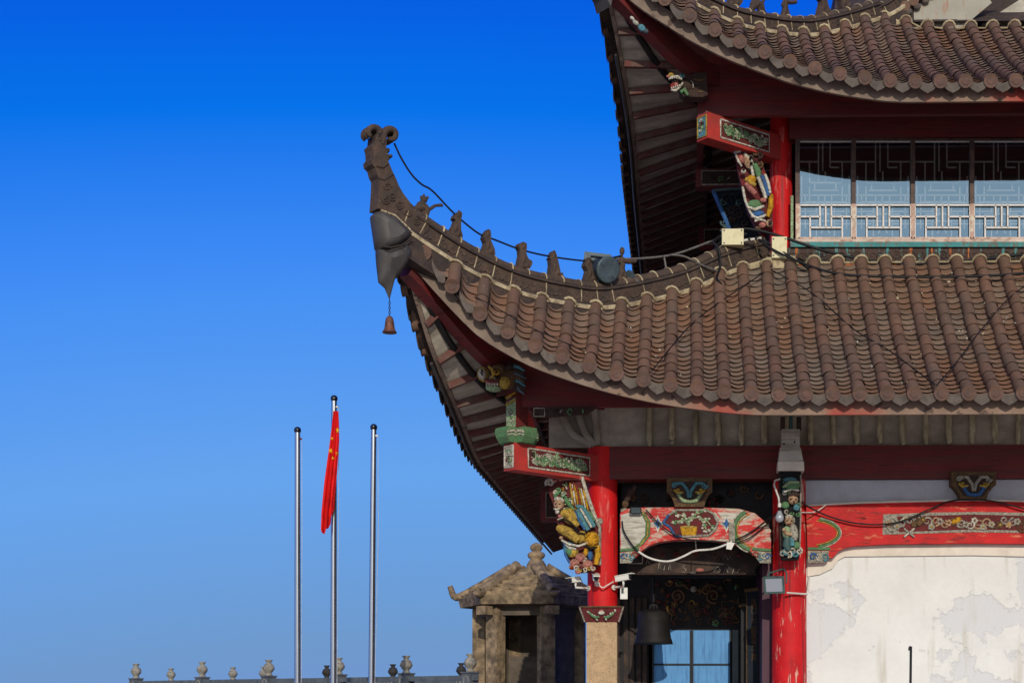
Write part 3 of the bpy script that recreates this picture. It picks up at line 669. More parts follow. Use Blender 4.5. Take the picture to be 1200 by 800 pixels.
for st in ([(807, 618), (806, 610), (800, 605), (793, 604)], [(807, 618), (808, 609), (818, 607), (828, 611), (834, 618)], [(807, 616), (803, 611), (796, 611), (789, 612)], [(809, 612), (815, 603), (824, 601)], [(822, 610), (826, 618), (828, 622)]):
    mb.ft(fr, st, [1.3]+[1]*(len(st)-2)+[.6], 'c_lime', .112)
    for a, b in st[1:]:
        for q in range(4): mb.fb(fr, a+g.uniform(-3.5, 3.5), b+g.uniform(-2.5, 2.5), 1.9, 1.5, g.choice(('c_lime', 'c_white', 'c_green', 'c_white')), .115)
for sx, x0, x1 in ((1, 727, 750), (-1, 903, 880)):
    mb.ft(fr, [(x0, 645.5), (x0+sx*22, 644)], 2, 'c_green', .102)
    mb.solid(fr, [(x0, 648), (x1, 647), (x0+sx*13, 660), (x0, 660.5)], .1005, .11, 'c_grey')
    for q in range(4): mb.fs_(fr, x0+sx*(4+q*4.5), 653-(q % 2)*2, 4, 1.2, (-1, 1)[q % 2], 1.2, ('c_blue', 'c_white', 'c_teal', 'c_red')[q], .115, q)
mb.build('carved_panel', arch)
bracket_block('bracket_block', FP(2.34), 808, 560.5, 594.5, 26.5, 17, ('c_teal', 'c_yellow', 'c_lime'), 'c_brown')
# small carvings in the dark above the arch
mb = MB(); fr = FP(2.75); relief(mb, fr, 728, 563, 900, 600, 11, ['c_dark', 'c_maroon', 'c_black', 'c_brown', 'c_dark'], 7, .9, .02, 1.6)
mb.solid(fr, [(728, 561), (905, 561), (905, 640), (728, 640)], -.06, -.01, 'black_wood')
fr = FP(2.5); mb.fb(fr, 738, 578, 7, 4, 'c_dark', .05, None, -55); mb.fb(fr, 733, 591, 4, 5, 'c_brown', .06); mb.fb(fr, 732, 599, 5, 3.5, 'c_grey', .07)
mb.ft(fr, [(745, 570), (738, 580), (732, 592)], [3, 4.5, 2.5], 'c_dark', .05)
mb.build('carved_panel', T)
# dark painted board, bell beam, carved screen, doors
fr = FP(2.95)
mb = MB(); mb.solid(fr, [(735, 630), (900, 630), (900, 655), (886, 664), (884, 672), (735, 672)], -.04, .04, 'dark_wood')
mb.ft(fr, [(735, 672.5), (886, 672.5)], 1.2, 'c_dark', .04); mb.ft(fr, [(735, 660), (753, 660), (753, 645)], 1, 'c_grey', .045)
relief(mb, fr, 745, 640, 880, 662, 8, ['c_maroon', 'c_dark', 'c_black', 'c_maroon', 'c_brown'], 6, .8, .045, 1.0)
for st in ([(757, 661), (759, 655), (761, 660)], [(763, 658), (766, 655)], [(771, 668), (773, 658), (774, 666)], [(778, 668), (779, 663)], [(783, 668), (785, 661), (786, 668)], [(803, 662), (799, 664), (804, 667), (802, 671), (798, 670)], [(836, 670), (841, 664), (845, 669), (840, 671)], [(848, 672), (850, 664), (853, 671)], [(858, 672), (860, 666)], [(864, 671), (866, 667)], [(847, 655), (850, 649), (853, 656), (856, 652)]):
    mb.ft(fr, st, .55, 'c_grey', .05, 4)
mb.fb(fr, 820, 668, 5, 3, 'c_pink', .045); mb.fb(fr, 812, 671, 4, 1.5, 'c_grey', .045)
mb.build('painted_board', T)
mb = MB(); mb.box2(X_(735, 3.5), X_(888, 3.5), 3.45, 3.6, Z(676, 3.5), Z(664, 3.5), 'black_wood'); mb.build('beam', T, label='dark beam inside the porch that carries the bell')
Yd = 4.6; fr = FP(Yd)
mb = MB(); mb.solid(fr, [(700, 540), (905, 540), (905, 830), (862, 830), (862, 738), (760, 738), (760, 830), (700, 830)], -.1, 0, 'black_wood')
for x in (722, 731, 738, 746, 753): mb.solid(fr, [(x, 700), (x+5, 700), (x+5, 960), (x, 960)], 0, .03, 'dark_wood')
relief(mb, fr, 760, 672, 872, 736, 21, ['c_brown', 'c_maroon', 'c_dark', 'c_yellow', 'c_brown', 'ridge_dark', 'c_green'], 6, 2.2, .02, 1.3); relief(mb, fr, 760, 674, 872, 734, 22, ['c_dark', 'c_brown', 'c_maroon'], 3.5, 1.2, .03, .9)
for sd in (-1, 1): mb.fs_(fr, 815+sd*21, 698, 9, 1.5, sd, 2.0, 'c_brown', .04, 1.2); mb.ft(fr, [(815+sd*8, 690), (815+sd*14, 684), (815+sd*24, 686)], [1, 2, 1], 'c_brown', .04)
mb.fb(fr, 813, 690, 4, 4, 'c_grey', .04)
for x, y in ((846, 704), (846, 718)): mb.ft(fr, [(x, y), (x+14, y), (x+14, y+9), (x, y+9), (x, y)], .7, 'c_brown', .03, 4)
mb.build('carved_screen', T)
def door(x0, x1, lab):
    mb = MB(); z1, z0 = Z(737.5, Yd), .1
    mb.box2(X_(x0, Yd), X_(x1, Yd), Yd+.0, Yd+.06, z0, z1, 'door_blue'); d = mb.build('door', T, label=lab)
    mb = MB()
    for y in (778, 845): mb.solid(FP(Yd), [(x0, y-1), (x1, y-1), (x1, y+1), (x0, y+1)], .001, .02, 'door_frame')
    for x in (x0+.6, x1-.6): mb.solid(FP(Yd), [(x-1, 738.5), (x+1, 738.5), (x+1, 960), (x-1, 960)], .0015, .024, 'door_frame')
    mb.build('door_frame', d)
door(764.5, 810, 'left leaf of the blue door'); door(811, 856.5, 'right leaf of the blue door')
# couplet board beside the door
Yp = 3.6; fr = FP(Yp)
mb = MB(); mb.solid(fr, [(876, 694), (891, 690), (891, 960), (876, 960)], -.03, .03, 'cloth_dark')
mb.ft(fr, [(891, 683), (891, 960)], 1.2, 'c_yellow', .03); mb.ft(fr, [(875, 695), (875, 960)], .8, 'c_brown', .03)
mb.solid(fr, [(872, 690), (890, 688), (890, 692), (872, 694)], .03, .05, 'c_brown')
brd = mb.build('couplet_board', T)
try:
    cu = bpy.data.curves.new('characters', 'FONT'); cu.body = '\n'.join('廣門三千圖書世十萬'); cu.size = 1; cu.space_line = .86; cu.extrude = .01
    to = bpy.data.objects.new('characters', cu); COL.objects.link(to)
    bpy.context.view_layer.update(); me = bpy.data.meshes.new_from_object(to.evaluated_get(bpy.context.evaluated_depsgraph_get()))
    bpy.data.objects.remove(to)
    co = np.array([v.co for v in me.vertices]); lo, hi = co.min(0), co.max(0)
    p0, p1 = fr.p(880, 774, .035), fr.p(886.5, 701, .035); base = wloc(T)
    for v in me.vertices:
        q = (v.co.x-lo[0])/(hi[0]-lo[0]); z = (v.co.y-lo[1])/(hi[1]-lo[1])
        v.co = Vector((p0[0]+(p1[0]-p0[0])*q-base[0], p0[1]-.004*(v.co.z > 0)-base[1], p0[2]+(p1[2]-p0[2])*z-base[2]))
    me.materials.clear(); me.materials.append(MATS['c_brown'])
    oo = bpy.data.objects.new('characters', me); COL.objects.link(oo); oo.parent = brd
except Exception as ex: print('TEXT', ex)
mb = MB(); mb.box2(X_(858, 4.2), X_(866, 4.2), 4.1, 4.2, 0, Z(738, 4.2), 'cloth_dark'); mb.box2(X_(868, 3.9), X_(874, 3.9), 3.8, 3.9, 0, Z(706, 3.9), 'black_wood'); mb.solid(FP(3.8), [(866, 708), (876, 707), (876, 710), (866, 711)], 0, .03, 'c_brown'); mb.build('door_post', T)
mb = MB(); mb.box2(X_(893, 2.75), X_(906, 2.75), 2.72, 4.6, 0, Z(660, 2.75), 'purple_wood'); mb.build('wall', T, label='purple side of the porch')
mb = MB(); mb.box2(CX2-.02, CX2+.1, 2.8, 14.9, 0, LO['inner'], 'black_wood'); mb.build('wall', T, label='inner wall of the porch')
# ------------------------------------------------------------------ upper storey
UY = 3.4; ux = UP_['col'][0]
column(ux, UY, .155, A+5.5, UP_['inner']+.1, 'red_column', label='upper corner column')
column(2*CXM-ux+.0, UY, .155, A+5.5, UP_['inner']+.1, 'red_column', label='upper far column')
for y in (7.3, 10.5, 13.5): column(ux, y, .155, A+5.4, UP_['inner']+.1, 'red_column', label='upper side column in the shade')
mb = MB(); zt = Z(164, 3.14)
mb.box2(ux+.1, 9.2, 3.14, 3.35, zt, UP_['inner']+.08, 'dark_red'); mb.build('beam', T, label='dark red band above the windows')
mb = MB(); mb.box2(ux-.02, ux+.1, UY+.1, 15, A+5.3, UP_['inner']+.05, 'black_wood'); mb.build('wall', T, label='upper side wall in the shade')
mb = MB(); mb.box2(ux+.1, 9.2, 4.4, 4.5, A+5.3, UP_['inner']+.05, 'cloth_dark'); mb.box2(ux+.1, 9.2, 3.3, 4.4, A+5.9, A+6.0, 'black_wood'); mb.build('wall', T, label='dark room behind the windows')  # near black colour carries the darkness of the unlit room
Yb = 1.95
def board(S, y, xa, xb, zb, name_lab):
    mb = MB(); rows = []
    sof = lambda X: None
    xs = np.linspace(xa, xb, 24); vs = []
    for X in xs:
        a = V(X, S['yf'](X)+.05, S['zf'](X)+.035); b = S['Gx'](X) if X < S['col'][0] else V(X, S['Yin'], S['inner'])
        t = min(1, max(0, (y-a[1])/max(1e-6, b[1]-a[1]))); z = a[2]+(b[2]-a[2])*t+S['bulge'](X)*(1-(2*t-1)**2)
        vs += [(X, y, zb), (X, y, max(z+.01, zb+.02)), (X, y+.09, max(z+.01, zb+.02)), (X, y+.09, zb)]
    n = len(xs); mb.add(vs, [(i*4+j, i*4+(j+1) % 4, (i+1)*4+(j+1) % 4, (i+1)*4+j) for i in range(n-1) for j in range(4)]+[(3, 2, 1, 0)], 'dark_red')
    return mb.build('eave_board', T, label=name_lab)
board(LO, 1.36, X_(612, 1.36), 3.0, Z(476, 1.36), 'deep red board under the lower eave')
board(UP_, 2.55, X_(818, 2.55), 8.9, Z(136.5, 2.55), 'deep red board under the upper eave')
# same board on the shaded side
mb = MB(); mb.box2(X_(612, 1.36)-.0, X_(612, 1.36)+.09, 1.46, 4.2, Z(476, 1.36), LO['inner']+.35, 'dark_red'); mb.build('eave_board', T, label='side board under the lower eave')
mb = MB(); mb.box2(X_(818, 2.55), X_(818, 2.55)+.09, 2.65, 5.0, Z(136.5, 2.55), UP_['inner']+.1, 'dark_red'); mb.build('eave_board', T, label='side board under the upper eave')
# windows
Yg = 3.17; fr = FP(Yg)
pit = (1138.5-1000)/2
edges = [934.5, 1000] + [1000+pit*i*1.0 for i in range(1, 8)]
def lat(mb, fr, x0, x1, segs, y0, y1, r, mat, c):
    for a, b, e, f in segs:
        p, q = fr.p(x0+(x1-x0)*a, y0+(y1-y0)*b, c), fr.p(x0+(x1-x0)*e, y0+(y1-y0)*f, c); d = nrm(q-p); s = nrm(np.cross(d, V(0, 1, 0)))
        mb.obox((p+q)/2, (d, s, V(0, 1, 0)), (np.linalg.norm(q-p)/2, r, r), mat)
low_pat = [(0, 0, 1, 0), (0, .36, .39, .36), (.39, 0, .39, .66), (.2, .7, .8, .7), (.2, .36, .2, 1), (.61, 0, .61, .36), (.61, .36, 1, .36), (.82, .36, .82, 1), (0, 0, 0, 1), (1, 0, 1, 1), (.5, .7, .5, .0), (.61, .36, .61, .7)]
up_pat = [(.37, 0, .37, .4), (0, .2, .37, .2), (.59, 0, .59, .26), (.59, .2, 1, .2), (.2, .2, .2, .46), (.2, .42, .82, .42), (.82, .2, .82, .46), (.45, 0, .45, .3), (.6, .26, .76, .26), (0, .55, 1, .55), (.37, .55, .37, .9), (.12, .62, .5, .62), (.62, .55, .62, .9), (.5, .62, .9, .62), (.05, .72, .35, .72), (.62, .72, .95, .72), (.12, .55, .12, .9), (.9, .55, .9, .9), (.2, .82, .85, .82), (.5, .84, .42, .95), (.5, .84, .58, .95), (.25, .5, .75, .5), (.05, .35, .05, .62), (.95, .35, .95, .62), (.2, .42, .2, .62), (.82, .42, .82, .62), (.5, .3, .5, .42), (.3, .42, .3, .5), (.7, .42, .7, .5), (.5, .55, .44, .74), (.44, .74, .56, .74)]
for i in range(len(edges)-1):
    x0, x1 = edges[i]+1.8, edges[i+1]-1.8
    mb = MB()
    for xa in ((edges[i],) if i < len(edges)-2 else (edges[i], edges[i+1])):
        mb.solid(fr, [(xa-2.6, 164), (xa+2.6, 164), (xa+2.6, 240), (xa-2.6, 240)], -.03, .045, 'mullion_brown')
        mb.solid(fr, [(xa-2.4, 240.1), (xa+2.4, 240.1), (xa+2.4, 281), (xa-2.4, 281)], -.03, .05, 'mullion_pink')
    mb.solid(fr, [(x0-.8, 163.5), (x1+.8, 163.5), (x1+.8, 166), (x0-.8, 166)], -.03, .04, 'mullion_brown')
    mb.solid(fr, [(x0, 166.1), (x1, 166.1), (x1, 166.9), (x0, 166.9)], -.02, .025, 'lattice_white')
    for xx in (x0, x1): mb.solid(fr, [(xx-.4, 167), (xx+.4, 167), (xx+.4, 239), (xx-.4, 239)], -.02, .02, 'mullion_pink')
    mb.solid(fr, [(x0-.8, 279), (x1+.8, 279), (x1+.8, 281.5), (x0-.8, 281.5)], -.03, .05, 'sill_paint')
    wn = mb.build('window', T)
    mb = MB(); a, b = fr.p(x0-.6, 281, -.0), fr.p(x1+.6, 165, -.0); mb.add([(a[0], Yg+.0, a[2]), (b[0], Yg, a[2]), (b[0], Yg, b[2]), (a[0], Yg, b[2])], [(0, 1, 2, 3)], 'window_glass'); mb.build('pane', wn)
    mb = MB(); lat(mb, fr, x0+.6, x1-.6, low_pat, 241.5, 279, .0105, 'lattice_white', .032); lat(mb, fr, x0, x1, up_pat, 167, 279, .0085, 'lattice_dark', -.012)
    lat(mb, fr, x0, x1, [(0, .63, 1, .63), (.2, .75, .8, .75), (.33, .63, .33, .98), (.67, .63, .67, .98), (0, .85, .33, .85), (.67, .85, 1, .85), (.33, .9, .67, .9), (.5, .63, .5, .9)], 167, 279, .0085, 'lattice_dark', -.0122); mb.build('lattice', wn)
mb = MB(); fr = FP(3.1)
mb.solid(fr, [(926, 281.6), (1500, 281.6), (1500, 285), (926, 285)], -.1, .05, 'sill_paint'); mb.solid(fr, [(926, 285.1), (1500, 285.1), (1500, 291), (926, 291)], -.1, .07, 'teal_paint')
mb.solid(fr, [(926.5, 230), (929.5, 230), (929.5, 281.4), (926.5, 281.4)], -.06, .03, 'c_lime'); mb.build('sill', T)
mb = MB(); mb.solid(fr, [(910, 291.1), (1500, 291.1), (1500, 309), (910, 309)], -.15, .03, 'frieze_dark')
g = random.Random(9)
for i in range(58):
    x = 930+i*9.2; mb.fs_(fr, x, 300, 5.5, 1.4, (-1, 1)[i % 2], 1.0, g.choice(('ridge', 'ridge_dark', 'ridge')), .034, g.uniform(0, 6), 11)
    if g.random() < .5: x += g.uniform(0, 9); mb.solid(fr, [(x, 291.2), (x+g.uniform(1.5, 4), 291.2), (x+g.uniform(1, 3.5), 293+g.uniform(5, 15)), (x+.3, 292+g.uniform(5, 14))], .031, .038+.0001*i, g.choice(('teal_paint', 'teal_paint', 'rust_orange', 'teal_paint')))
mb.build('frieze', T)
mb = MB(); y = 2.84; z = Z(315, y); mb.tube([(X_(908, y), y, z), (9.5, y, z)], .055, 'ridge_dark', 10); mb.box2(X_(906, y), 9.5, y-.03, y+.4, z-.2, z-.03, 'lime')
for i in range(26):
    x = X_(932, y)+i*.317; mb.tube([(x, y, z), (x+.01, y, z)], .062, g.choice(('lime', 'ridge', 'ridge')), 10)
    if i in (0, 2, 4, 5): mb.tube([(x+.04, y, z), (x+.27, y, z)], .059, 'rust_orange', 10)
mb.build('ridge_bar', T)
# gable above the upper roof: verge ridge, flashing, recess, main roof beyond the top of the photo
gx = [V(*P(1030, 24, 4.62)), V(*P(1048, 14, 4.72)), V(*P(1068, -4, 4.85)), V(*P(1090, -32, 5.0)), V(*P(1110, -70, 5.2))]
ridge('gable_ridge', catmull(gx, 6), h=.22, base_w=.14)
fr = FP(4.7)
mb = MB(); mb.solid(fr, [(1053, 24), (1062, 16), (1085, -2), (1100, -16), (1180, -16), (1160, 1), (1157, 8), (1124, 34), (1055, 34)], -.02, .0, 'flashing')
mb.solid(fr, [(1104, 34.2), (1160, 2), (1162, 4.5), (1124, 36), (1104, 36)], .001, .03, 'flashing'); mb.build('flashing', T)
mb = MB()
for i, (px, py) in enumerate(((1051, 16), (1060, 10), (1070, 4), (1080, -3), (1088, -10))): c = fr.p(px, py, .03); mb.tube([c, c+V(.0, -.05, 0)], .075, R.choice(('tile_a', 'tile_b')), 12); mb.blob(c+V(.05, -.02, -.07), np.eye(3), (.06, .03, .05), 'drip')
mb.solid(FP(4.62), [(1020, 22), (1032, 18), (1060, 28), (1054, 36), (1020, 32)], -.1, .05, 'lime'); mb.build('plaster_joint', T)
mb = MB(); mb.solid(FP(5.3), [(1040, 60), (1120, -120), (1700, -120), (1700, 60)], -.1, 0, 'dark_wood'); mb.solid(FP(5.1), [(1150, 30), (1260, -40), (1280, -20), (1190, 40)], 0, .06, 'soffit_board'); mb.build('gable_wall', T)
mb = MB()
zr = A+10.6
mb.add([(2.2, 4.6, A+10.0), (2*CXM-2.2, 4.6, A+10.0), (2*CXM-2.8, 9, A+13.2), (2.8, 9, A+13.2), (2.2, 13.5, A+10.0), (2*CXM-2.2, 13.5, A+10.0)], [(0, 1, 2, 3), (3, 2, 5, 4), (0, 3, 4), (1, 5, 2)], 'ridge_dark'); mb.build('roof', T, label='main gable roof above the photo')
# ------------------------------------------------------------------ corner horn, hood, ridge figures
def hipframe(S, u0=0.0):
    a, b = S['hip'](0), S['hip'](1); d = nrm(V(b[0]-a[0], b[1]-a[1], 0)); return FP(o=a, n=V(d[1], -d[0], 0))
HL, HU = hipframe(LO), hipframe(UP_)
mb = MB(); fr = HL
body = [(437.5, 247), (439, 226), (439.5, 211), (437, 207), (435, 199), (431, 195), (430, 190), (433, 186), (432.5, 178), (431, 173), (435, 169), (436, 160), (446, 158), (448.5, 166), (448, 178), (451, 186), (450.5, 192), (455, 203), (459, 211), (463, 221), (468, 229.5), (476, 240), (486, 250), (500, 261.5), (497, 272), (488, 280), (478, 272), (457, 254), (445, 248)]
mb.solid(fr, body, -.1, .1, 'ridge')
mb.ft(fr, [(439, 212), (445, 213.5), (456, 207)], 1.3, 'ridge_dark', .1); mb.ft(fr, [(436, 197), (444, 199), (450, 194)], 1.8, 'ridge', .1)
def spin(x, y, r, a0, a1, n=16, k=.5): return [(x+r*(1-k*i/n)*math.cos(math.radians(a0+(a1-a0)*i/n)), y+r*(1-k*i/n)*math.sin(math.radians(a0+(a1-a0)*i/n))) for i in range(n+1)]
for c in (-.07, 0, .07):
    mb.ft(fr, [(441, 168), (442.5, 160)]+spin(434, 158, 8.2, 20, -235, 14, .45), [4.2]*3+[4.3-.13*i for i in range(14)], 'ridge', c, 8)
    mb.ft(fr, [(444, 172), (446, 163)]+spin(454.5, 160.5, 8, -170, 120, 14, .4), [4.2]*3+[4.2-.12*i for i in range(14)], 'ridge', c, 8)
for x, y, rx, ry, a in ((452, 178, 3, 3.6, 20), (455, 184.5, 3.4, 2.6, 0), (452, 188, 2.6, 2.6, 0), (434, 175, 3, 2.6, 0), (433.5, 190, 3.6, 3.4, 0)): mb.fb(fr, x, y, rx, ry, 'ridge', .03, 5, a)
for i, (x, y) in enumerate(((449, 222), (455, 233), (463, 243), (473, 253), (484, 262), (447, 238))): mb.fs_(fr, x, y, 5, 1.5, (-1, 1)[i % 2], 1.2, 'ridge', .105, i)
for i in range(9): mb.fb(fr, 449+i*4.6, 251.5+i*3.4, 1.5, 1.5, 'ridge_dark', .105)
for a, b in (((487, 277), (495, 262)), ((470, 262), (474, 250))): mb.ft(fr, [a, b], .8, 'lime', .1)
mb.build('ridge_horn', low_ridge)
# grey sheet metal hood over the corner beam, folded round the tip
mb = MB(); c3 = LO['hip'](0)
def hp(px, py, c): return HL.p(px, py, c)
upA = [(435, 253), (441, 247), (458, 255), (480, 276.5), (474, 284), (462, 292), (449, 294.5), (441.5, 293)]
lowA = [(441.5, 292), (450, 294), (464, 289), (473, 283), (480, 293), (479, 301), (474, 312), (466, 324), (460, 330), (458, 343), (456.5, 352), (451, 338), (443.5, 331), (442, 312)]
def shell(mb, fr, pts, c, y0, y1, x0):
    """curved sheet folded round an outline: fullest at the middle, closing to the outline at mid thickness"""
    pts = [tuple(p) for p in pts]; dense = []
    for i in range(len(pts)):
        p, q = pts[i], pts[(i+1) % len(pts)]; dense += [(p[0]+(q[0]-p[0])*t, p[1]+(q[1]-p[1])*t) for t in (0, .34, .67)]
    n = len(dense); cx, cy = np.mean([p[0] for p in pts]), np.mean([p[1] for p in pts]); rows = []
    for ph in np.linspace(.12, math.pi-.12, 13):
        s = .25+.75*math.sin(ph)**.7; row = []
        for x, y in dense:
            xx, yy = cx+(x-cx)*s, cy+(y-cy)*s; w_ = c*min(1, max(.05, (y1-yy)/y0))*max(.4, 1-.018*max(0, x0-xx)); row.append(fr.p(xx, yy, w_*math.cos(ph)))
        rows.append(row+row[:1])
    mb.grid(rows, 'sheet_metal', True)
    for r in (rows[0], rows[-1]): mb.add(r[:-1], [tuple(range(n))], 'sheet_metal', True)
shell(mb, HL, upA, .21, 40, 330, 458); shell(mb, HL, lowA, .18, 55, 354, 458)
mb.ft(HL, [(441.5, 293), (449, 294.8), (462, 291.5), (474, 283)], .9, 'ridge_dark', .19)
mb.ft(HL, [(442, 249), (458, 255), (479, 275)], 1.6, 'lime', .1); mb.ft(HL, [(465, 290), (463.5, 296), (466, 299)], .7, 'ridge_dark', .17)
mb.build('corner_hood', T)
mb = MB(); # upper hood, its tip shows at the top edge
off = lambda pts: [(a*.93+283, b*.93-315) for a, b in pts]
for pts, c in ((upA, .17), (lowA, .155)):
    pts = off(pts); n = len(pts); f = [HU.p(a, b, c-.0045*max(0, 709-a)) for a, b in pts]; bk = [HU.p(a, b, -c+.0045*max(0, 709-a)) for a, b in pts]
    mb.add(f, [tuple(range(n))], 'sheet_metal'); mb.add(bk, [tuple(range(n))[::-1]], 'sheet_metal'); mb.add(f+bk, [(i, (i+1) % n, n+(i+1) % n, n+i) for i in range(n)], 'sheet_metal')
mb.build('corner_hood', T)
mb = MB(); mb.solid(HU, off(body), -.09, .09, 'ridge')
for c in (-.06, .06): mb.ft(HU, off([(441, 168), (442.5, 160)]+spin(434, 158, 8.2, 20, -235, 14, .45)), 3.6, 'ridge', c, 8); mb.ft(HU, off([(444, 172), (446, 163)]+spin(454.5, 160.5, 8, -170, 120, 14, .4)), 3.6, 'ridge', c, 8)
mb.build('ridge_horn', up_ridge)
# ridge figures, drawn upright on the ridge
def ridge_y(S, px, h=.33):
    best = min(np.linspace(0, 1, 400), key=lambda u: abs(proj(S['hip'](u)+V(0, 0, h))[0]-px)); return proj(S['hip'](best)+V(0, 0, h-.015))[1]
def figure(par, fr, x, y, kind, h=30, tilt=0, mat='ridge', lab=None):
    """y is the foot on the ridge; the seated beasts look to the left"""
    y = (ridge_y(LO, x) if par is low_ridge else ridge_y(UP_, x, .27)) if x > 475 else y
    mb = MB(); k = h/30; ca, sa = math.cos(math.radians(tilt)), math.sin(math.radians(tilt))
    q = lambda a, b: (x+(a*ca-b*sa)*k, y+(a*sa+b*ca)*k)
    def B(a, b, rx, ry, ang=0, c=0, rz=None): mb.fb(fr, *q(a, b), rx*k, ry*k, mat, c, (rz or min(rx, ry)*.8)*k, ang+tilt)
    def Tt(pts, r): mb.ft(fr, [q(*p) for p in pts], [v*k for v in r] if not np.isscalar(r) else r*k, mat, 0, 8)
    if kind == 'lion':      # four legged, head up left, tail up right
        Tt([(-8, -1), (-4, -8), (2, -13)], [3, 5, 4.6]); B(-4, -12, 6.5, 5, -35); B(-5, -19, 5, 4.2); B(-8.5, -19.5, 2.6, 2); B(-3, -23, 2, 2); B(-8, -23, 1.6, 1.6)
        Tt([(-1, -13), (5, -10), (8, -3), (11, 1)], [4.6, 5, 3.6, 2.6]); Tt([(5, -10), (8, -16), (10, -21), (14, -24)], [2.2, 2, 1.8, 1.8]); B(15, -25, 3.4, 2, -15); Tt([(2, -10), (4, -2), (10, 4)], [3, 2.4, 2.8])
    elif kind == 'man':     # standing figure with an arm out to the right
        Tt([(-3, 1), (-3, -4), (-1, -10), (0, -17)], [4, 3.6, 3.8, 4]); Tt([(3, 1), (2, -6), (0, -12)], [2.6, 3, 3]); B(0, -19, 4, 5); Tt([(0, -22), (0, -25)], [2, 1.8]); B(1, -29, 2.8, 4.2)
        Tt([(1, -20), (7, -18.5), (13, -19)], [2.6, 2.6, 2.6]); B(13, -19, 2.6, 2.6); Tt([(-2, -20), (-4, -15), (-1, -12)], [2, 2, 1.6])
    else:
        sil = {'a': [(-7.5, -1), (-5, -8), (-3.5, -14), (-5.5, -18), (-6.5, -19.5), (-6, -22), (-4.5, -26), (-2, -29.5), (.5, -28.5), (1.5, -24), (2, -17), (4.5, -12), (7, -7), (8, -1.5), (6, 1), (-6, 1)],
               'b': [(-6.5, -30), (-2, -32), (2, -30), (2.5, -25), (1.5, -20), (3, -16), (5, -12), (9, -10), (9.5, -7), (8, -3), (6, 0), (2, 0), (1, -4), (-1, -2), (-2, 1), (-7, 1), (-6, -8), (-4.5, -16), (-5, -22), (-7.5, -27)],
               'c': [(-3, -30), (-1, -31), (1, -26), (2.5, -20), (4.5, -12), (6, -4), (8.5, -5), (9, -1), (11, 1), (-6, 1), (-6, -6), (-5, -14), (-5.5, -20), (-7, -22), (-5, -24), (-4.5, -27)],
               'd': [(-8, -1), (-6, -8), (-3, -14), (-1.5, -20), (-4, -22), (-3.5, -25), (-1, -29), (3, -31), (5, -28), (4.5, -20), (5.5, -10), (8, -4), (8, 1)]}[kind]
        mb.solid(fr, [q(*p) for p in sil], -.045, .045, mat)
        hx, hy = {'a': (-2, -23), 'b': (-1.5, -26), 'c': (-2, -24), 'd': (1, -26)}[kind]
        B(hx, hy, 3.0, 3.8, 10, .03); B(hx-3, hy+1.5, 2.0, 1.3, 10, .03); B(-.5, -11, 3, 6.5, 12, .03); B(3, -4.5, 4, 4, 0, .03); Tt([(-5, 0), (-4.2, -7), (-3, -13)], [2, 1.7, 2])
        B(hx+.5, hy-4.5, 1.2, 2.2, 20, .02); B(0, 1.2, 8, 1.8)
    return mb.build('ridge_figure', par, **({'label': lab} if lab else {}))
for x, y, kd, h, tl, lb in ((490, 251, 'lion', 30, 35, 'lion with raised tail nearest the horn'), (531.5, 281.5, 'd', 31, 6, None), (570, 306, 'a', 31, 4, None), (612, 322.5, 'b', 30, 2, None), (649, 333, 'c', 30, 0, None), (690, 335, 'a', 30, 0, 'seated beast beside the spotlight'), (729, 329, 'man', 36, -2, 'standing figure with an arm stretched out')):
    figure(low_ridge, HL, x, y, kd, h, tl, 'ridge', lb)
for x, y, kd, tl in ((796, -36, 'a', 20), (838, -10, 'lion', 20), (858, 6, 'b', 12), (886, 13, 'lion', 5), (921, 16, 'man', -2), (965, 9, 'd', -8), (991, 3, 'c', -15)):
    if kd == 'lion' and x == 838: continue
    figure(up_ridge, HU, x, y, kd, 28, tl)
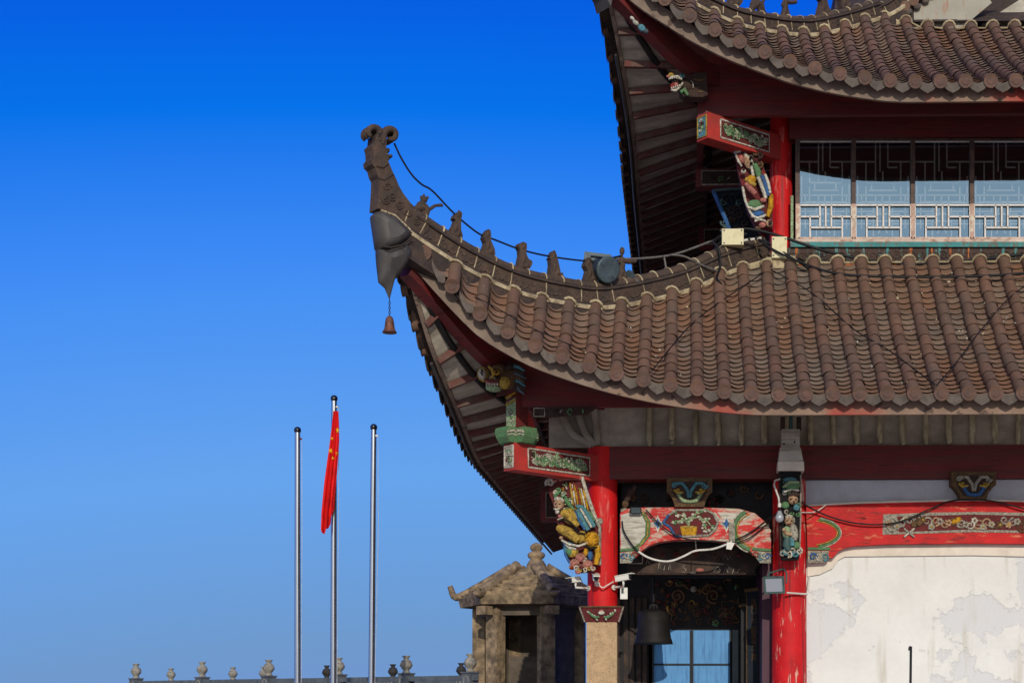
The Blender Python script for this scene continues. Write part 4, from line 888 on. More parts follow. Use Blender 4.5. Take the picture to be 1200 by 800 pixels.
# ------------------------------------------------------------------ bracket beams with carved panels
def stub(col, L, z0, z1, w, name_lab, seed, gold=False, dy=1.05):
    d = nrm(V(-1, -dy, 0)); s = V(-d[1], d[0], 0); s = s if s[1] < 0 else -s     # s faces front right
    c = V(col[0], col[1], 0); m = c+d*(L/2); mb = MB()
    mb.obox((m[0], m[1], (z0+z1)/2), (d, s, V(0, 0, 1)), (L/2, w/2, (z1-z0)/2), 'stub_red'); o = mb.build('bracket_beam', T, label=name_lab)
    mb = MB(); h = z1-z0
    fr = FU(m+s*(w/2)+V(0, 0, (z0+z1)/2), -d, V(0, 0, -1), s, .01)
    x0, x1, y0, y1 = -L*50+22, L*50-34, -h*36, h*34
    mb.solid(fr, [(x0, y0), (x1, y0), (x1, y1), (x0, y1)], .001, .006, 'c_maroon')
    mb.ft(fr, [(x0, y0), (x1, y0), (x1, y1), (x0, y1), (x0, y0)], 1.3, 'c_white', .006)
    relief(mb, fr, x0+2, y0+1.5, x1-2, y1-1.5, seed, ['c_green', 'c_lime', 'c_white', 'c_green', 'c_grey', 'c_dark'], 4.6, 5.5, .012, 1.3); relief(mb, fr, x0+2, y0+1.5, x1-2, y1-1.5, seed+50, ['c_green', 'c_white', 'c_lime'], 3.4, 3.5, .016, 1.1)
    fr = FU(c+d*L+V(0, 0, (z0+z1)/2), -s, V(0, 0, -1), d, .01)
    x1, y1 = w*40, h*40
    mb.solid(fr, [(-x1, -y1), (x1, -y1), (x1, y1), (-x1, y1)], .001, .006, 'c_grey' if not gold else 'c_teal')
    mb.ft(fr, [(-x1, -y1), (x1, -y1), (x1, y1), (-x1, y1), (-x1, -y1)], 1.2, 'c_white' if not gold else 'c_yellow', .006)
    relief(mb, fr, -x1+1, -y1+1, x1-1, y1-1, seed+1, ['c_green', 'c_white', 'c_maroon', 'c_lime', 'c_dark'], 4, 3.5, .012, 1.2)
    mb.build('carved_panel', o); return c+d*L, d, s
zs0, zs1 = A+2.95, A+3.29
E1, d1, s1 = stub((CX1, 2.5), 1.62, zs0, zs1, .21, 'carved corner bracket beam of the lower storey', 31)
E2, d2, s2 = stub((ux, UY), 1.45, A+7.51, A+7.85, .22, 'carved corner bracket beam of the upper storey', 41, True, .85)
def side_stub(cx, y, x, z0, z1):
    mb = MB(); mb.box2(x, cx, y-.1, y+.1, z0, z1, 'dark_red'); o = mb.build('bracket_beam', T, label='bracket beam on the shaded side')
    mb = MB(); fr = FU(((x+cx)/2, y-.101, (z0+z1)/2), (1, 0, 0), (0, 0, -1), (0, -1, 0), .01); a, b = (cx-x)*42, (z1-z0)*38
    mb.solid(fr, [(-a, -b), (a, -b), (a, b), (-a, b)], 0, .005, 'c_dark'); mb.ft(fr, [(-a, -b), (a, -b), (a, b), (-a, b), (-a, -b)], .9, 'c_grey', .005); relief(mb, fr, -a+1, -b+1, a-1, b-1, 77, ['c_dark', 'c_grey', 'c_brown', 'c_green'], 6, 1.2, .01, 1.3)
    mb.build('carved_panel', o)
side_stub(CX1, 5.6, X_(634, 5.6), Z(611, 5.6), Z(573, 5.6)); side_stub(CX1, 8.7, CX1-1.1, zs0, zs1)
side_stub(ux, 4.5, X_(815, 4.5), Z(222, 4.5), Z(201, 4.5)); side_stub(ux, 7.3, ux-1.1, A+7.5, A+7.82)
# green boat shaped capital and post on the lower corner beam
mb = MB(); e = E1-d1*.13; zc = zs1
for ax in (d1, s1):
    pass
def boat(c, z, L, h):
    for ax, bx in ((d1, s1), (s1, d1)):
        o = np.asarray(c)+V(0, 0, z)
        prof = [(-L*.36, 0), (L*.36, 0), (L*.46, h*.35), (L*.5, h*.7), (L*.47, h), (-L*.47, h), (-L*.5, h*.7), (-L*.46, h*.35)]
        fr = FU(o, ax, V(0, 0, 1), bx); wd = .105 if ax is d1 else .1
        mb.solid(fr, prof, -wd, wd, 'c_green')
        for sgn in (-1, 1):
            f2 = FU(o+bx*sgn*wd, ax*(1 if sgn > 0 else -1), V(0, 0, 1), bx*sgn)
            mb.ft(f2, [(-L*.45, h*.78), (-L*.3, h*.62), (-L*.12, h*.78), (L*.08, h*.62), (L*.28, h*.78), (L*.45, h*.62)], .016, 'c_white', .004)
            mb.ft(f2, [(-L*.44, h*.55), (-L*.3, h*.42), (-L*.1, h*.56), (L*.1, h*.42), (L*.3, h*.55), (L*.44, h*.44)], .01, 'c_white', .004)
            for q in range(6): mb.fs_(f2, -L*.38+q*L*.15, h*.78, .03, 1.2, 1, .008, 'c_lime', .006, q)
boat(e, zc+.002, .56, .185)
mb.build('capital', T, label='green boat shaped capital')
mb = MB(); zp0, zp1 = zc+.19, A+4.25; zm = zp0+.38
mb.obox((e[0], e[1], (zp0+zp1)/2), (d1, s1, V(0, 0, 1)), (.095, .095, (zp1-zp0)/2), 'dark_red')
f2 = FU(e+s1*.098+V(0, 0, zp0), -d1, V(0, 0, 1), s1, .01); 
f3 = FU(e+d1*.097+V(0, 0, zp0), s1, V(0, 0, 1), d1, .01)
mb.solid(f3, [(-9, 0), (9, 0), (9, 40), (-9, 40)], .0, .006, 'c_lime'); relief(mb, f3, -8, 1, 8, 30, 5, ['c_green', 'c_white', 'c_lime', 'c_white'], 4, 1.6, .012, 1.2)
for q in range(3): mb.ft(f3, [(-9, 31+q*4.5), (9, 35+q*4.5)], 1.6, ('c_yellow', 'c_maroon', 'c_gold')[q], .008)
g = [(10, 0), (26, 0), (25, 9), (21, 17), (15, 23), (10, 26)]; mb.solid(FU(e+s1*.0+V(0, 0, zp0), -d1, V(0, 0, 1), s1, .01), g, -.05, .05, 'stub_red')
mb.build('bracket_post', T)
# painted dragon heads at the ends of the hip beams
def dragon(fr, x, y, k, closed, lab, tilt=0):
    mb = MB(); ca, sa = math.cos(math.radians(tilt)), math.sin(math.radians(tilt))
    q = lambda a, b: (x+(a*ca-b*sa)*k, y+(a*sa+b*ca)*k)
    B = lambda a, b, rx, ry, m, c=0, ang=0, rz=None: mb.fb(fr, *q(a, b), rx*k, ry*k, m, c, (rz or min(rx, ry)*.9)*k, ang+tilt)
    Tt = lambda pts, r, m, c=0: mb.ft(fr, [q(*p) for p in pts], [v*k for v in r] if not np.isscalar(r) else r*k, m, c, 8)
    B(18, 2, 16, 14, 'c_brown', 0, -10, 11); B(30, 4, 9, 15, 'c_dark', -.02, 10, 10); B(6, -6, 12, 8, 'c_brown', .05, -15, 9)
    for i in range(7): Tt([(24+i*1.2, -11+i*4.2), (32, -9+i*4.4), (38+((i*7) % 3), -5+i*4.6)], [2.6, 2.4, 1.2], ('c_teal', 'c_dark', 'lamp_grey', 'c_brown')[i % 4], .08)
    B(-11, -1, 7.5, 9.5, 'c_yellow', .07, -10, 7); B(-11.5, 0, 5.2, 7, 'c_white', .14, -10, 5); Tt([(-12, -4), (-10, -2), (-12, 0), (-10, 3)], .9, 'c_black', .21)
    B(6, -1, 3.4, 3.2, 'c_gold', .17); B(6, -1, 1.9, 1.8, 'c_black', .2); Tt([(-4, -9), (1, -5), (2, 2), (-1, 6)], [1.6, 2, 1.8, 1.2], 'c_yellow', .16); Tt([(1, -7), (7, -8), (13, -5)], [1.4, 2.2, 1.6], 'c_brown', .18)
    B(0, 9, 9, 4.6, 'c_pink', .08, 8, 7); Tt([(-8, 7), (-1, 9), (8, 8)], [1.2, 1.6, 1.2], 'c_maroon', .17)
    B(1, 15, 10, 5, 'c_lime', .06, 6, 7)
    for i in range(5): B(-6+i*3.2, 12.2, 1.3, 1.7, 'c_white', .15)
    B(15, 10, 7, 8, 'c_yellow', .12, 20, 5); B(20, -9, 6, 3.4, 'c_dark', .1, -25); Tt([(14, -9), (20, -14), (28, -15)], [2.4, 2, 1.2], 'c_dark', .04)
    return mb.build('dragon_head', T, label=lab)
dragon(FP(1.12), 578, 441, .98, True, 'yellow and brown dragon head with a white snout')
def dragon2(fr, x, y, k, lab):
    mb = MB(); q = lambda a, b: (x+a*k, y+b*k)
    B = lambda a, b, rx, ry, m, c=0, ang=0, rz=None: mb.fb(fr, *q(a, b), rx*k, ry*k, m, c, (rz or min(rx, ry)*.9)*k, ang)
    Tt = lambda pts, r, m, c=0: mb.ft(fr, [q(*p) for p in pts], [v*k for v in r] if not np.isscalar(r) else r*k, m, c, 8)
    mb.solid(fr, [q(*p) for p in ((18, -10), (28, -15), (45, -17), (47, 14), (40, 17), (14, 16), (8, 10))], -.14, .05, 'c_dark')
    B(18, 0, 12, 11, 'c_dark', .0, 0, 9); B(6, -4, 9, 6, 'c_dark', .05, -20); B(2, 3, 6.5, 6, 'c_red', .06); B(4, 4, 3, 3, 'c_pink', .14)
    Tt([(-6, -3), (-1, -7), (6, -7), (12, -3)], [1.6, 2, 2, 1.2], 'c_white', .14); Tt([(-3, 11), (3, 12), (10, 6), (13, 1)], [1.8, 2.2, 1.8, 1.2], 'c_white', .14)
    for i in range(6): B(-4+i*3, -4.6+abs(i-2)*.6, 1, 1.7, 'c_white', .17); B(-2+i*2.6, 9.8-i*.9, 1, 1.6, 'c_white', .17)
    B(-3, -11, 4, 3, 'c_yellow', .1); B(-7, -9, 2.5, 1.8, 'c_pink', .1); Tt([(10, 12), (15, 8), (20, 16)], [3, 3.4, 2], 'c_green', .08); B(12, -9, 4, 3, 'c_teal', .12); B(12, -9.5, 1.8, 1.6, 'c_black', .17); Tt([(24, -4), (27, 0), (27, 6)], [.8, 1, .7], 'c_grey', .08)
    for i in range(5): Tt([(26+i*2, -12+i*5), (34, -11+i*5.2), (43, -12+i*5.6)], [2, 1.8, 1], ('c_dark', 'c_brown', 'ridge_dark')[i % 3], .05)
    return mb.build('dragon_head', T, label=lab)
dragon2(FP(2.3), 789, 101, .86, 'dragon head with a wide open red mouth')
mb = MB(); fr = FP(.55)
for i, (x, y, rx, ry, m) in enumerate(((502, 357, 3, 2.2, 'c_white'), (506, 361, 5, 3.4, 'c_teal'), (512, 366, 6, 4, 'lamp_grey'), (518, 372, 4, 4.4, 'c_teal'), (520, 376, 2.4, 1.6, 'c_grey'))): mb.fb(fr, x, y, rx, ry, m, 0, 3, 40)
mb.build('carved_cloud', T)
mb = MB(); fr = FP(1.4)
for i, (x, y, rx, ry, m) in enumerate(((741, 22, 3.4, 2.2, 'c_white'), (745, 27, 4.5, 2.8, 'c_grey'), (752, 33, 5, 4, 'c_teal'), (757, 37, 3.4, 3, 'lamp_grey'))): mb.fb(fr, x, y, rx, ry, m, 0, 3, 40)
mb.build('carved_cloud', T)
# ------------------------------------------------------------------ large carved brackets
def carve(fr, items, mb=None):
    """items: ('b',x,y,rx,ry,mat,c[,ang]) blob, ('t',pts,r,mat,c) rope, ('s',x,y,r,turns,dir,th,mat,c,a0) scroll, ('p',pts,c0,c1,mat) plate"""
    mb = mb or MB()
    for it in items:
        k = it[0]
        if k == 'b': mb.fb(fr, it[1], it[2], it[3], it[4], it[5], it[6], max(2.2, min(it[3], it[4])*.85), it[7] if len(it) > 7 else 0)
        elif k == 't': mb.ft(fr, it[1], it[2], it[3], it[4], 8)
        elif k == 's': mb.fs_(fr, it[1], it[2], it[3], it[4], it[5], it[6], it[7], it[8], it[9], 14)
        elif k == 'p': mb.solid(fr, it[1], it[2], it[3], it[4])
    return mb
g = random.Random(12)
# corner bracket below the lower bracket beam: frame, foliage, bearded man in yellow, lotus clouds
fr = FP(2.12)
it = [('p', [(647, 563), (656, 559), (682, 558.5), (699, 611), (703, 616), (703, 660), (694, 669), (676, 670), (668, 660), (661, 640), (653, 612), (648, 590), (643, 577)], -.2, .0, 'c_maroon'),
      ('t', [(655, 561.5), (668, 559.5), (682, 560)], [3, 3.2, 3], 'c_pink', .03), ('t', [(682, 559), (689, 582), (699, 611)], [2.2, 2.4, 2.6], 'c_white', .03), ('t', [(699, 611), (703, 618), (702.5, 640), (703, 662)], 2.2, 'c_grey', .03),
      ('s', 645, 566, 5, 1.3, 1, 2.4, 'c_white', .05, 2.5), ('s', 651, 562, 4.5, 1.3, -1, 2.4, 'c_pink', .05, 0),
      ('b', 703, 611, 4, 4.5, 'c_grey', .02)]
for i in range(46):
    x = 648+g.random()*36; y = 565+g.random()*38
    if x-684 > (y-558)*.3-3 or x < 649+(y-565)*.1: continue
    m = g.choice(('c_green', 'c_green', 'c_lime', 'c_yellow', 'c_gold', 'c_white', 'c_green') if x < 668 else ('c_yellow', 'c_gold', 'c_white', 'c_red', 'c_yellow', 'c_green'))
    it.append(('s', x, y, g.uniform(2.2, 4), 1.2, g.choice((-1, 1)), 1.25, m, .03, g.uniform(0, 6)) if i % 3 else ('b', x, y, 2.6, 1.2, m, .03, g.uniform(20, 110)))
for a in range(7): it.append(('t', [(668+a*2.6, 566+a*1.3), (670+a*2.8, 578+a*1.4), (672+a*3, 592+a*1.6)], [.8, 1.3, .7], ('c_yellow', 'c_white', 'c_gold', 'c_red')[a % 4], .035))
it += [('t', [(662, 585), (668, 592), (673, 598)], [2.4, 2.6, 1.6], 'c_green', .05),
       # head
       ('b', 655.5, 592, 6.2, 6.8, 'c_skin', .09), ('b', 657, 586.5, 5.6, 3, 'c_white', .1, 20), ('t', [(651.5, 592), (653.5, 591.2)], .8, 'c_black', .14), ('t', [(656, 592), (658, 592)], .8, 'c_black', .145), ('b', 653.5, 594, 1.2, 1.7, 'c_skin', .145), ('t', [(650, 597), (653, 598.5), (657, 597)], [.9, 1.4, .9], 'c_white', .135), ('b', 654, 600.5, 2.6, 3, 'c_white', .11),
       # body and arms in ochre cloth with black edging
       ('b', 669, 606, 9, 11, 'c_yellow', .08, -35), ('b', 663, 603, 6, 6, 'c_yellow', .12), ('t', [(664, 602), (671, 610), (678, 618)], [4.6, 4.6, 3.6], 'c_yellow', .15), ('t', [(655, 613), (662, 610), (670, 614), (678, 622)], [.9, .9, .9, .9], 'c_black', .19), ('t', [(655, 610.5), (661, 608)], 1, 'c_white', .19),
       ('b', 657, 620, 5, 4.4, 'c_yellow', .12), ('t', [(657, 620), (667, 625), (679, 634)], [5.2, 6.4, 5], 'c_yellow', .13), ('b', 682, 630, 6, 8, 'c_yellow', .1, 20), ('t', [(673, 621), (680, 626), (687, 627)], [1, 1, 1], 'c_black', .18),
       ('t', [(659, 634), (668, 639), (679, 641), (690, 637)], 1.5, 'c_white', .16), ('b', 658.5, 631, 2.6, 2.2, 'c_skin', .12), ('b', 657, 606, 2.4, 2.2, 'c_pink', .14),
       # robe folds
       ('t', [(677, 598), (683, 610), (690, 622)], [2.8, 3.1, 2.8], 'c_teal', .1), ('t', [(681, 597), (688, 609), (694, 619)], [1.4, 1.5, 1.4], 'c_white', .13), ('t', [(685, 597), (692, 609), (697, 618)], [2.4, 2.8, 2.4], 'c_teal', .1), ('t', [(674, 600), (680, 612), (686, 622)], [1.2, 1.3, 1.2], 'c_blue', .12), ('b', 681, 595, 6, 3, 'c_teal', .09, 20), ('t', [(690, 600), (697, 611)], [2, 2.4], 'c_green', .08),
       # gilded skirt and leg
       ('b', 694, 633, 9, 10, 'c_gold', .1, 20), ('t', [(700, 640), (701.5, 650), (699, 662)], [3.6, 3.9, 3], 'c_gold', .1), ('t', [(686, 640), (693, 644), (701, 642)], [1.4, 1.4, 1.4], 'c_black', .13), ('b', 687, 647, 3, 6, 'c_gold', .08, 10), ('b', 692, 651, 3.4, 7, 'c_blue', .06)]
for i in range(26): it.append(('b', 687.5+g.random()*13, 625.5+g.random()*15, 1.2, 1.2, 'c_gold', .165))
it += [('b', 667, 642, 6.5, 8, 'c_teal', .05, 20), ('t', [(663, 638), (669, 643), (676, 644)], [1.6, 2, 1.4], 'c_white', .12), ('b', 672, 648, 7, 6, 'c_yellow', .07, -20), ('t', [(661, 636), (663, 650), (668, 660)], [1.4, 1.6, 1.4], 'c_blue', .06), ('b', 668, 647, 4, 4.5, 'c_green', .1)]
for x, y, r, m in ((681, 654, 6.5, 'c_pink'), (674, 660, 6, 'c_pink'), (689, 662, 6.5, 'c_pink'), (682, 665, 5.5, 'c_maroon'), (671, 665, 4, 'c_red'), (695, 667, 4, 'c_pink'), (678, 670, 4, 'c_pink'), (685, 656, 4, 'c_white')):
    it.append(('b', x, y, r, r*.85, m, .1)); it.append(('t', [(x-r*.8, y+r*.3), (x-r*.3, y-r*.4), (x+r*.4, y-r*.4), (x+r*.8, y+r*.3)], .45, 'c_skin', .1+r*.0085))
for a in range(5): it.append(('s', 676+a*5, 668-abs(a-2)*.8, 3, 1.2, (-1, 1)[a % 2], 1.1, ('c_white', 'c_yellow')[a % 2], .13, a))
carve(fr, it).build('carved_bracket', T, label='large carved bracket with a man in yellow above pink lotus')
# upper bracket: figure in a green and blue robe
fr = FP(3.0)
it = [('p', [(862, 172), (886, 171), (895, 196), (902, 215), (905, 240), (906, 268), (892, 272), (884, 262), (876, 246), (870, 222), (864, 196)], -.16, 0, 'c_maroon'),
      ('b', 866, 179, 7.5, 4, 'c_blue', .06, -25), ('t', [(860, 182), (866, 180), (872, 175)], [1.6, 2.2, 1.6], 'c_white', .1), ('b', 867, 188, 5.4, 7, 'c_red', .06, -15), ('b', 869, 190, 3.6, 5, 'c_pink', .1, -15), ('t', [(862, 184), (865, 192), (869, 198)], [1.4, 1.5, 1.2], 'c_white', .1), ('b', 876, 192, 5, 9, 'c_skin', .05, -25), ('b', 879, 189, 1.8, 1.6, 'c_black', .12), ('b', 880, 195, 2, 1.8, 'c_black', .12), ('t', [(872, 182), (879, 190), (884, 200)], [2.2, 2.6, 2], 'c_white', .06)]
for a in range(8): it.append(('s', 880+(a % 3)*5, 175+a*4, 4, 1.2, (-1, 1)[a % 2], 1.6, ('c_dark', 'c_brown', 'c_dark', 'ridge_dark')[a % 4], .04, a))
it += [('t', [(884, 195), (888, 204), (890, 213)], [3, 4, 3], 'c_green', .08), ('t', [(880, 198), (882, 207), (882, 215)], [1.6, 2, 1.8], 'c_white', .1), ('t', [(893, 204), (897, 212)], [2.2, 2.6], 'c_red', .08), ('b', 871, 204, 3.2, 3, 'c_white', .1), ('b', 871, 203, 1.6, 1.3, 'c_black', .125),
       ('b', 880, 214, 6, 6, 'c_gold', .1, -20), ('t', [(873, 213), (879, 217), (885, 221)], [2.4, 3, 2.4], 'c_yellow', .12), ('t', [(873, 219), (879, 225), (885, 231)], [2.2, 3.6, 2.6], 'c_pink', .13), ('b', 897, 214, 5, 5, 'c_red', .05),
       ('t', [(888, 211), (893, 224), (897, 236)], [2.2, 2.4, 2], 'c_white', .12), ('t', [(892, 209), (897, 222), (900, 233)], [2, 2.4, 1.8], 'c_blue', .12), ('t', [(896, 208), (900, 219), (902, 230)], [1.6, 2, 1.6], 'c_white', .12), ('b', 894, 238, 4, 3, 'c_pink', .12),
       ('b', 884, 242, 9, 6, 'c_green', .07), ('t', [(875, 246), (884, 249), (895, 245)], [1.8, 2.2, 1.8], 'c_white', .12), ('b', 887, 252, 9, 5, 'c_blue', .06, 5), ('t', [(880, 256), (888, 259), (897, 255)], [1.6, 2, 1.4], 'c_white', .11), ('t', [(903, 230), (903, 244), (899, 256)], [3, 3.4, 2.6], 'c_gold', .06),
       ('t', [(870, 222), (873, 238), (879, 252), (886, 260)], 1.6, 'c_white', .1), ('b', 893, 266, 4.5, 3.6, 'c_pink', .08), ('b', 901, 264, 4.4, 4.6, 'c_skin', .08), ('b', 902, 264, 2.4, 2.6, 'c_dark', .13), ('t', [(884, 262), (890, 260), (897, 262)], [1.2, 1.8, 1.2], 'c_white', .1), ('b', 888, 269, 4, 2.4, 'c_brown', .06)]
carve(fr, it).build('carved_bracket', T, label='carved bracket with a figure in blue, green and gold')
fr = FP(4.0); it = [('p', [(835, 222), (878, 221), (892, 262), (892, 290), (860, 290), (849, 258)], -.1, 0, 'cloth_dark'), ('t', [(836, 224), (858, 222), (876, 222)], 2.4, 'lamp_grey', .02), ('t', [(836, 224), (850, 257), (862, 288)], 2.6, 'c_blue', .02)]
for i in range(26): it.append(('s', 848+g.random()*28, 230+g.random()*46, 4.5, 1.2, g.choice((-1, 1)), 1.5, g.choice(('c_black', 'lamp_green', 'cloth_dark', 'c_dark')), .02, g.uniform(0, 6)))
carve(fr, it).build('carved_bracket', T, label='shaded bracket with a blue edge')
# hanging carved post in front of the worn column
Yh = 1.98; fr = FP(Yh)
mb = MB()
mb.solid(fr, [(916, 503), (937, 503), (937, 524.5), (916, 524.5)], -.2, .02, 'old_paint'); mb.solid(fr, [(914, 525), (938, 525), (941, 541), (941.5, 551), (911.5, 551), (912, 541)], -.22, .05, 'old_paint'); mb.solid(fr, [(911.3, 541.5), (941.7, 541.5), (942, 552), (911, 552)], -.2, .065, 'plaster_cream')
mb.solid(fr, [(915, 488), (920, 488), (920, 502.8), (915, 502.8)], -.1, 0, 'dark_wood'); mb.solid(fr, [(934, 488), (939, 488), (939, 502.8), (934, 502.8)], -.1, 0, 'dark_wood'); mb.solid(fr, [(925, 486), (929, 486), (929, 502.8), (925, 502.8)], -.1, .02, 'lamp_green')
for x, y in ((918.5, 520), (931, 518), (921, 546), (936, 545), (928, 547)): mb.fb(fr, x, y, 1.2, 1.2, 'c_black', .05 if y > 525 else .02)
mb.solid(fr, [(913, 552.5), (939, 552.5), (938, 645), (936, 655), (917, 655), (914, 645)], -.2, .0, 'c_black')
it = [('b', 928, 569, 10, 6, 'c_green', .04), ('b', 926, 562, 8, 3, 'c_teal', .02), ('t', [(917, 572), (925, 566), (936, 566)], [1.6, 2, 1.4], 'c_lime', .09), ('t', [(918, 577), (926, 574), (936, 575)], [1.3, 1.6, 1.3], 'c_white', .06), ('b', 929, 585, 6, 7, 'c_skin', .04), ('b', 930, 580, 7, 3.2, 'c_dark', .07), ('t', [(925, 586), (928, 585)], .8, 'c_black', .09), ('t', [(931, 586), (933, 586)], .8, 'c_black', .09), ('b', 930, 589, 1.5, 1.8, 'c_brown', .09), ('b', 920, 592, 5, 4.5, 'c_green', .03), ('b', 933, 595, 4, 4, 'c_teal', .03),
      ('b', 924, 611, 5.4, 6, 'c_skin', .07), ('b', 924, 606, 4.6, 2.6, 'c_white', .09), ('t', [(921, 611), (923, 611)], .7, 'c_black', .12), ('t', [(926, 611), (928, 611)], .7, 'c_black', .12), ('t', [(922, 615), (926, 615)], .8, 'c_maroon', .12), ('b', 922, 624, 6, 8, 'c_lime', .05), ('b', 930, 624, 5, 11, 'c_grey', .07, -10), ('t', [(917, 620), (921, 626), (927, 627)], [2, 2.4, 2], 'c_skin', .1), ('t', [(922, 630), (921, 639), (924, 645)], [3.6, 4.6, 3], 'lamp_green', .07), ('t', [(927, 630), (928, 640)], [3, 3.4], 'c_teal', .06), ('b', 933, 639, 4, 5, 'c_green', .04)]
for a in range(6): it.append(('s', 917+a*3.8, 649-(a % 2)*3, 4, 1.2, (-1, 1)[a % 2], 1.6, ('c_grey', 'c_teal', 'c_white')[a % 3], .05, a))
for a in range(16): it.append(('s', 916+g.random()*20, 558+g.random()*86, 3, 1.2, g.choice((-1, 1)), 1.1, g.choice(('c_green', 'c_teal', 'c_grey', 'lamp_green')), .02, g.uniform(0, 6)))
it += [('t', [(938.4, 556), (938.2, 610), (937, 645)], 1, 'c_grey', .0), ('t', [(913.6, 556), (914, 610), (915, 648)], .9, 'c_dark', .0)]
carve(fr, it, mb).build('hanging_post', T, label='weathered hanging post with green and white carved figures')
mb = MB(); mb.solid(FP(1.34), [(625, 477.5), (640, 477.5), (700, 477.2), (688, 485), (640, 489), (625, 489)], -.04, .02, 'c_dark'); relief(mb, FP(1.34), 640, 478, 690, 486, 15, ['c_dark', 'c_green', 'c_grey', 'c_brown'], 4, 1.6, .03, 1); mb.ft(FP(1.34), [(626, 478.5), (638.5, 478.5), (638.5, 488), (626, 488), (626, 478.5)], .8, 'c_grey', .025); mb.build('carved_panel', T)
# ------------------------------------------------------------------ things on and around the temple
bm = MB(); lines = [(LO['E'](x), LO['H'](x)) for x in np.linspace(-3.1, 6.5, 70)]
vs = [sag(e, h, t)+V(0, 0, .095) for e, h in lines for t in np.linspace(0, 1, 12)]
bvh = BVHTree.FromPolygons([tuple(v) for v in vs], [(i*12+j, i*12+j+1, (i+1)*12+j+1, (i+1)*12+j) for i in range(69) for j in range(11)])
def onroof(px, py):
    d = ray(px, py); h = bvh.ray_cast(Vector(CP), Vector(d).normalized())
    return np.array(h[0])+V(0, -.03, .02) if h[0] is not None else P(px, py, 2.6)
def cable(name, pts, r, mat, label, cat='cable', group=None):
    mb = MB(); pts = catmull(pts, 6); mb.tube(pts, r, mat, 6); o = mb.build(name, loc=pts[0]); o['label'] = label; o['category'] = cat
    if group: o['group'] = group
    return o
hl = lambda x, y, c=0: HL.p(x, y, c)
cable('lightning_wire', [hl(462, 168), hl(470, 185), hl(482, 204), hl(494, 216), hl(507, 224), hl(532, 250), hl(560, 273), hl(580, 281), hl(612, 293), hl(648, 301), hl(690, 306), hl(725, 306), hl(760, 303), hl(800, 294), hl(850, 276), hl(876, 269)], .011, 'cable_black', 'thin black wire strung from the roof horn over the ridge figures', 'wire')
G1 = 'black cables strung over the roof'
cable('cable', [hl(836, 283), P(848, 274, 2.7), P(870, 268, 2.75), P(905, 274, 2.75), P(960, 292, 2.75), P(1010, 304, 2.72), P(1060, 309, 2.7), P(1120, 307, 2.7), P(1200, 298, 2.7), P(1300, 286, 2.7)], .02, 'cable_black', 'thick black cable sagging in front of the upper windows from the cream boxes', group=G1)
cable('cable', [P(888, 279, 2.7), P(905, 292, 2.6), P(935, 306, 2.5), onroof(975, 322), onroof(1020, 326), onroof(1080, 327), onroof(1150, 326), onroof(1210, 322), onroof(1290, 318)], .017, 'cable_black', 'black cable lying along the top row of the lower roof tiles', group=G1)
cable('cable', [P(893, 280, 2.66), P(925, 300, 2.6), P(952, 318, 2.5)], .013, 'cable_black', 'short black cable dropping from the second cream box to the tiles', group=G1)
cable('cable', [onroof(905, 313), onroof(890, 325), onroof(850, 352), onroof(815, 378), onroof(790, 405), onroof(764, 437)], .008, 'cable_black', 'thin cable running down the tiles to the lower left from the corner column', group=G1)
cable('cable', [onroof(897, 315), onroof(950, 345), onroof(1000, 388), onroof(1040, 412), onroof(1075, 438), onroof(1095, 453)], .008, 'cable_black', 'thin cable running down the tiles to the right from the corner column', group=G1)
cable('cable', [onroof(1097, 454), onroof(1118, 430), onroof(1150, 388), onroof(1190, 345), onroof(1240, 318)], .008, 'cable_black', 'thin cable climbing the tiles on the right side of the lower roof', group=G1)
cable('cable', [onroof(508, 333), onroof(560, 352), onroof(620, 385), onroof(680, 412), onroof(730, 436), onroof(762, 438)], .006, 'cable_black', 'hair thin wire lying along the tile ends of the corner', group=G1)
cable('conduit', [hl(710, 303), hl(750, 303), hl(790, 298), hl(830, 284), P(848, 276, 2.7)], .016, 'cable_grey', 'grey conduit running along the hip ridge to the cream boxes', 'conduit')
cable('conduit_bracket', [hl(778, 300), hl(781, 316)], .014, 'cable_grey', 'short grey prop holding the conduit near its middle', 'bracket')
cable('cable', [hl(785, 299, .02), hl(800, 302, .05), hl(818, 314, .12), hl(833, 322, .16), onroof(842, 331)], .014, 'cable_grey', 'grey cable curving from the conduit down over the hip ridge')
cable('cable', [hl(832, 284, .05), hl(834, 296, .15), hl(835, 315, .16), onroof(840, 328), onroof(845, 336)], .018, 'cable_black', 'black cable dropping straight over the hip ridge', group=G1)
cable('cable', [P(836, 294, 2.7), P(845, 283, 2.65), P(862, 276, 2.62), P(875, 274, 2.62)], .016, 'cable_black', 'black cable arching up to the first cream box', group=G1)
def jbox(name, c, sx, sy, sz, lab):
    t = thing(name, lab, 'junction box', c); mb = MB(); c = np.asarray(c)
    mb.obox(c, np.eye(3), (sx/2, sy/2, sz/2), 'box_cream'); mb.build('housing', t)
    mb = MB(); mb.obox(c+V(0, -sy/2-.007, 0), np.eye(3), (sx*.49, .006, sz*.48), 'box_cream')
    for a in (-1, 1):
        for b in (-1, 1): mb.lathe(c+V(a*sx*.4, -sy/2-.014, b*sz*.38), [(.012, 0), (.012, .004)], 'cable_grey', 8, (0, -1, 0))
    mb.build('lid', t); return t
jbox('junction_box', P(858.5, 279.5, 2.62), .29, .14, .22, 'wide cream junction box on the end of the hip ridge')
jbox('junction_box', P(913, 291.5, 2.68), .2, .12, .29, 'tall cream junction box below the upper column')
mb = MB(); mb.box2(X_(898, 2.7), X_(926, 2.7), 2.66, 2.95, Z(316, 2.7), Z(303, 2.7), 'lime'); mb.build('plaster_joint', T)
mb = MB()
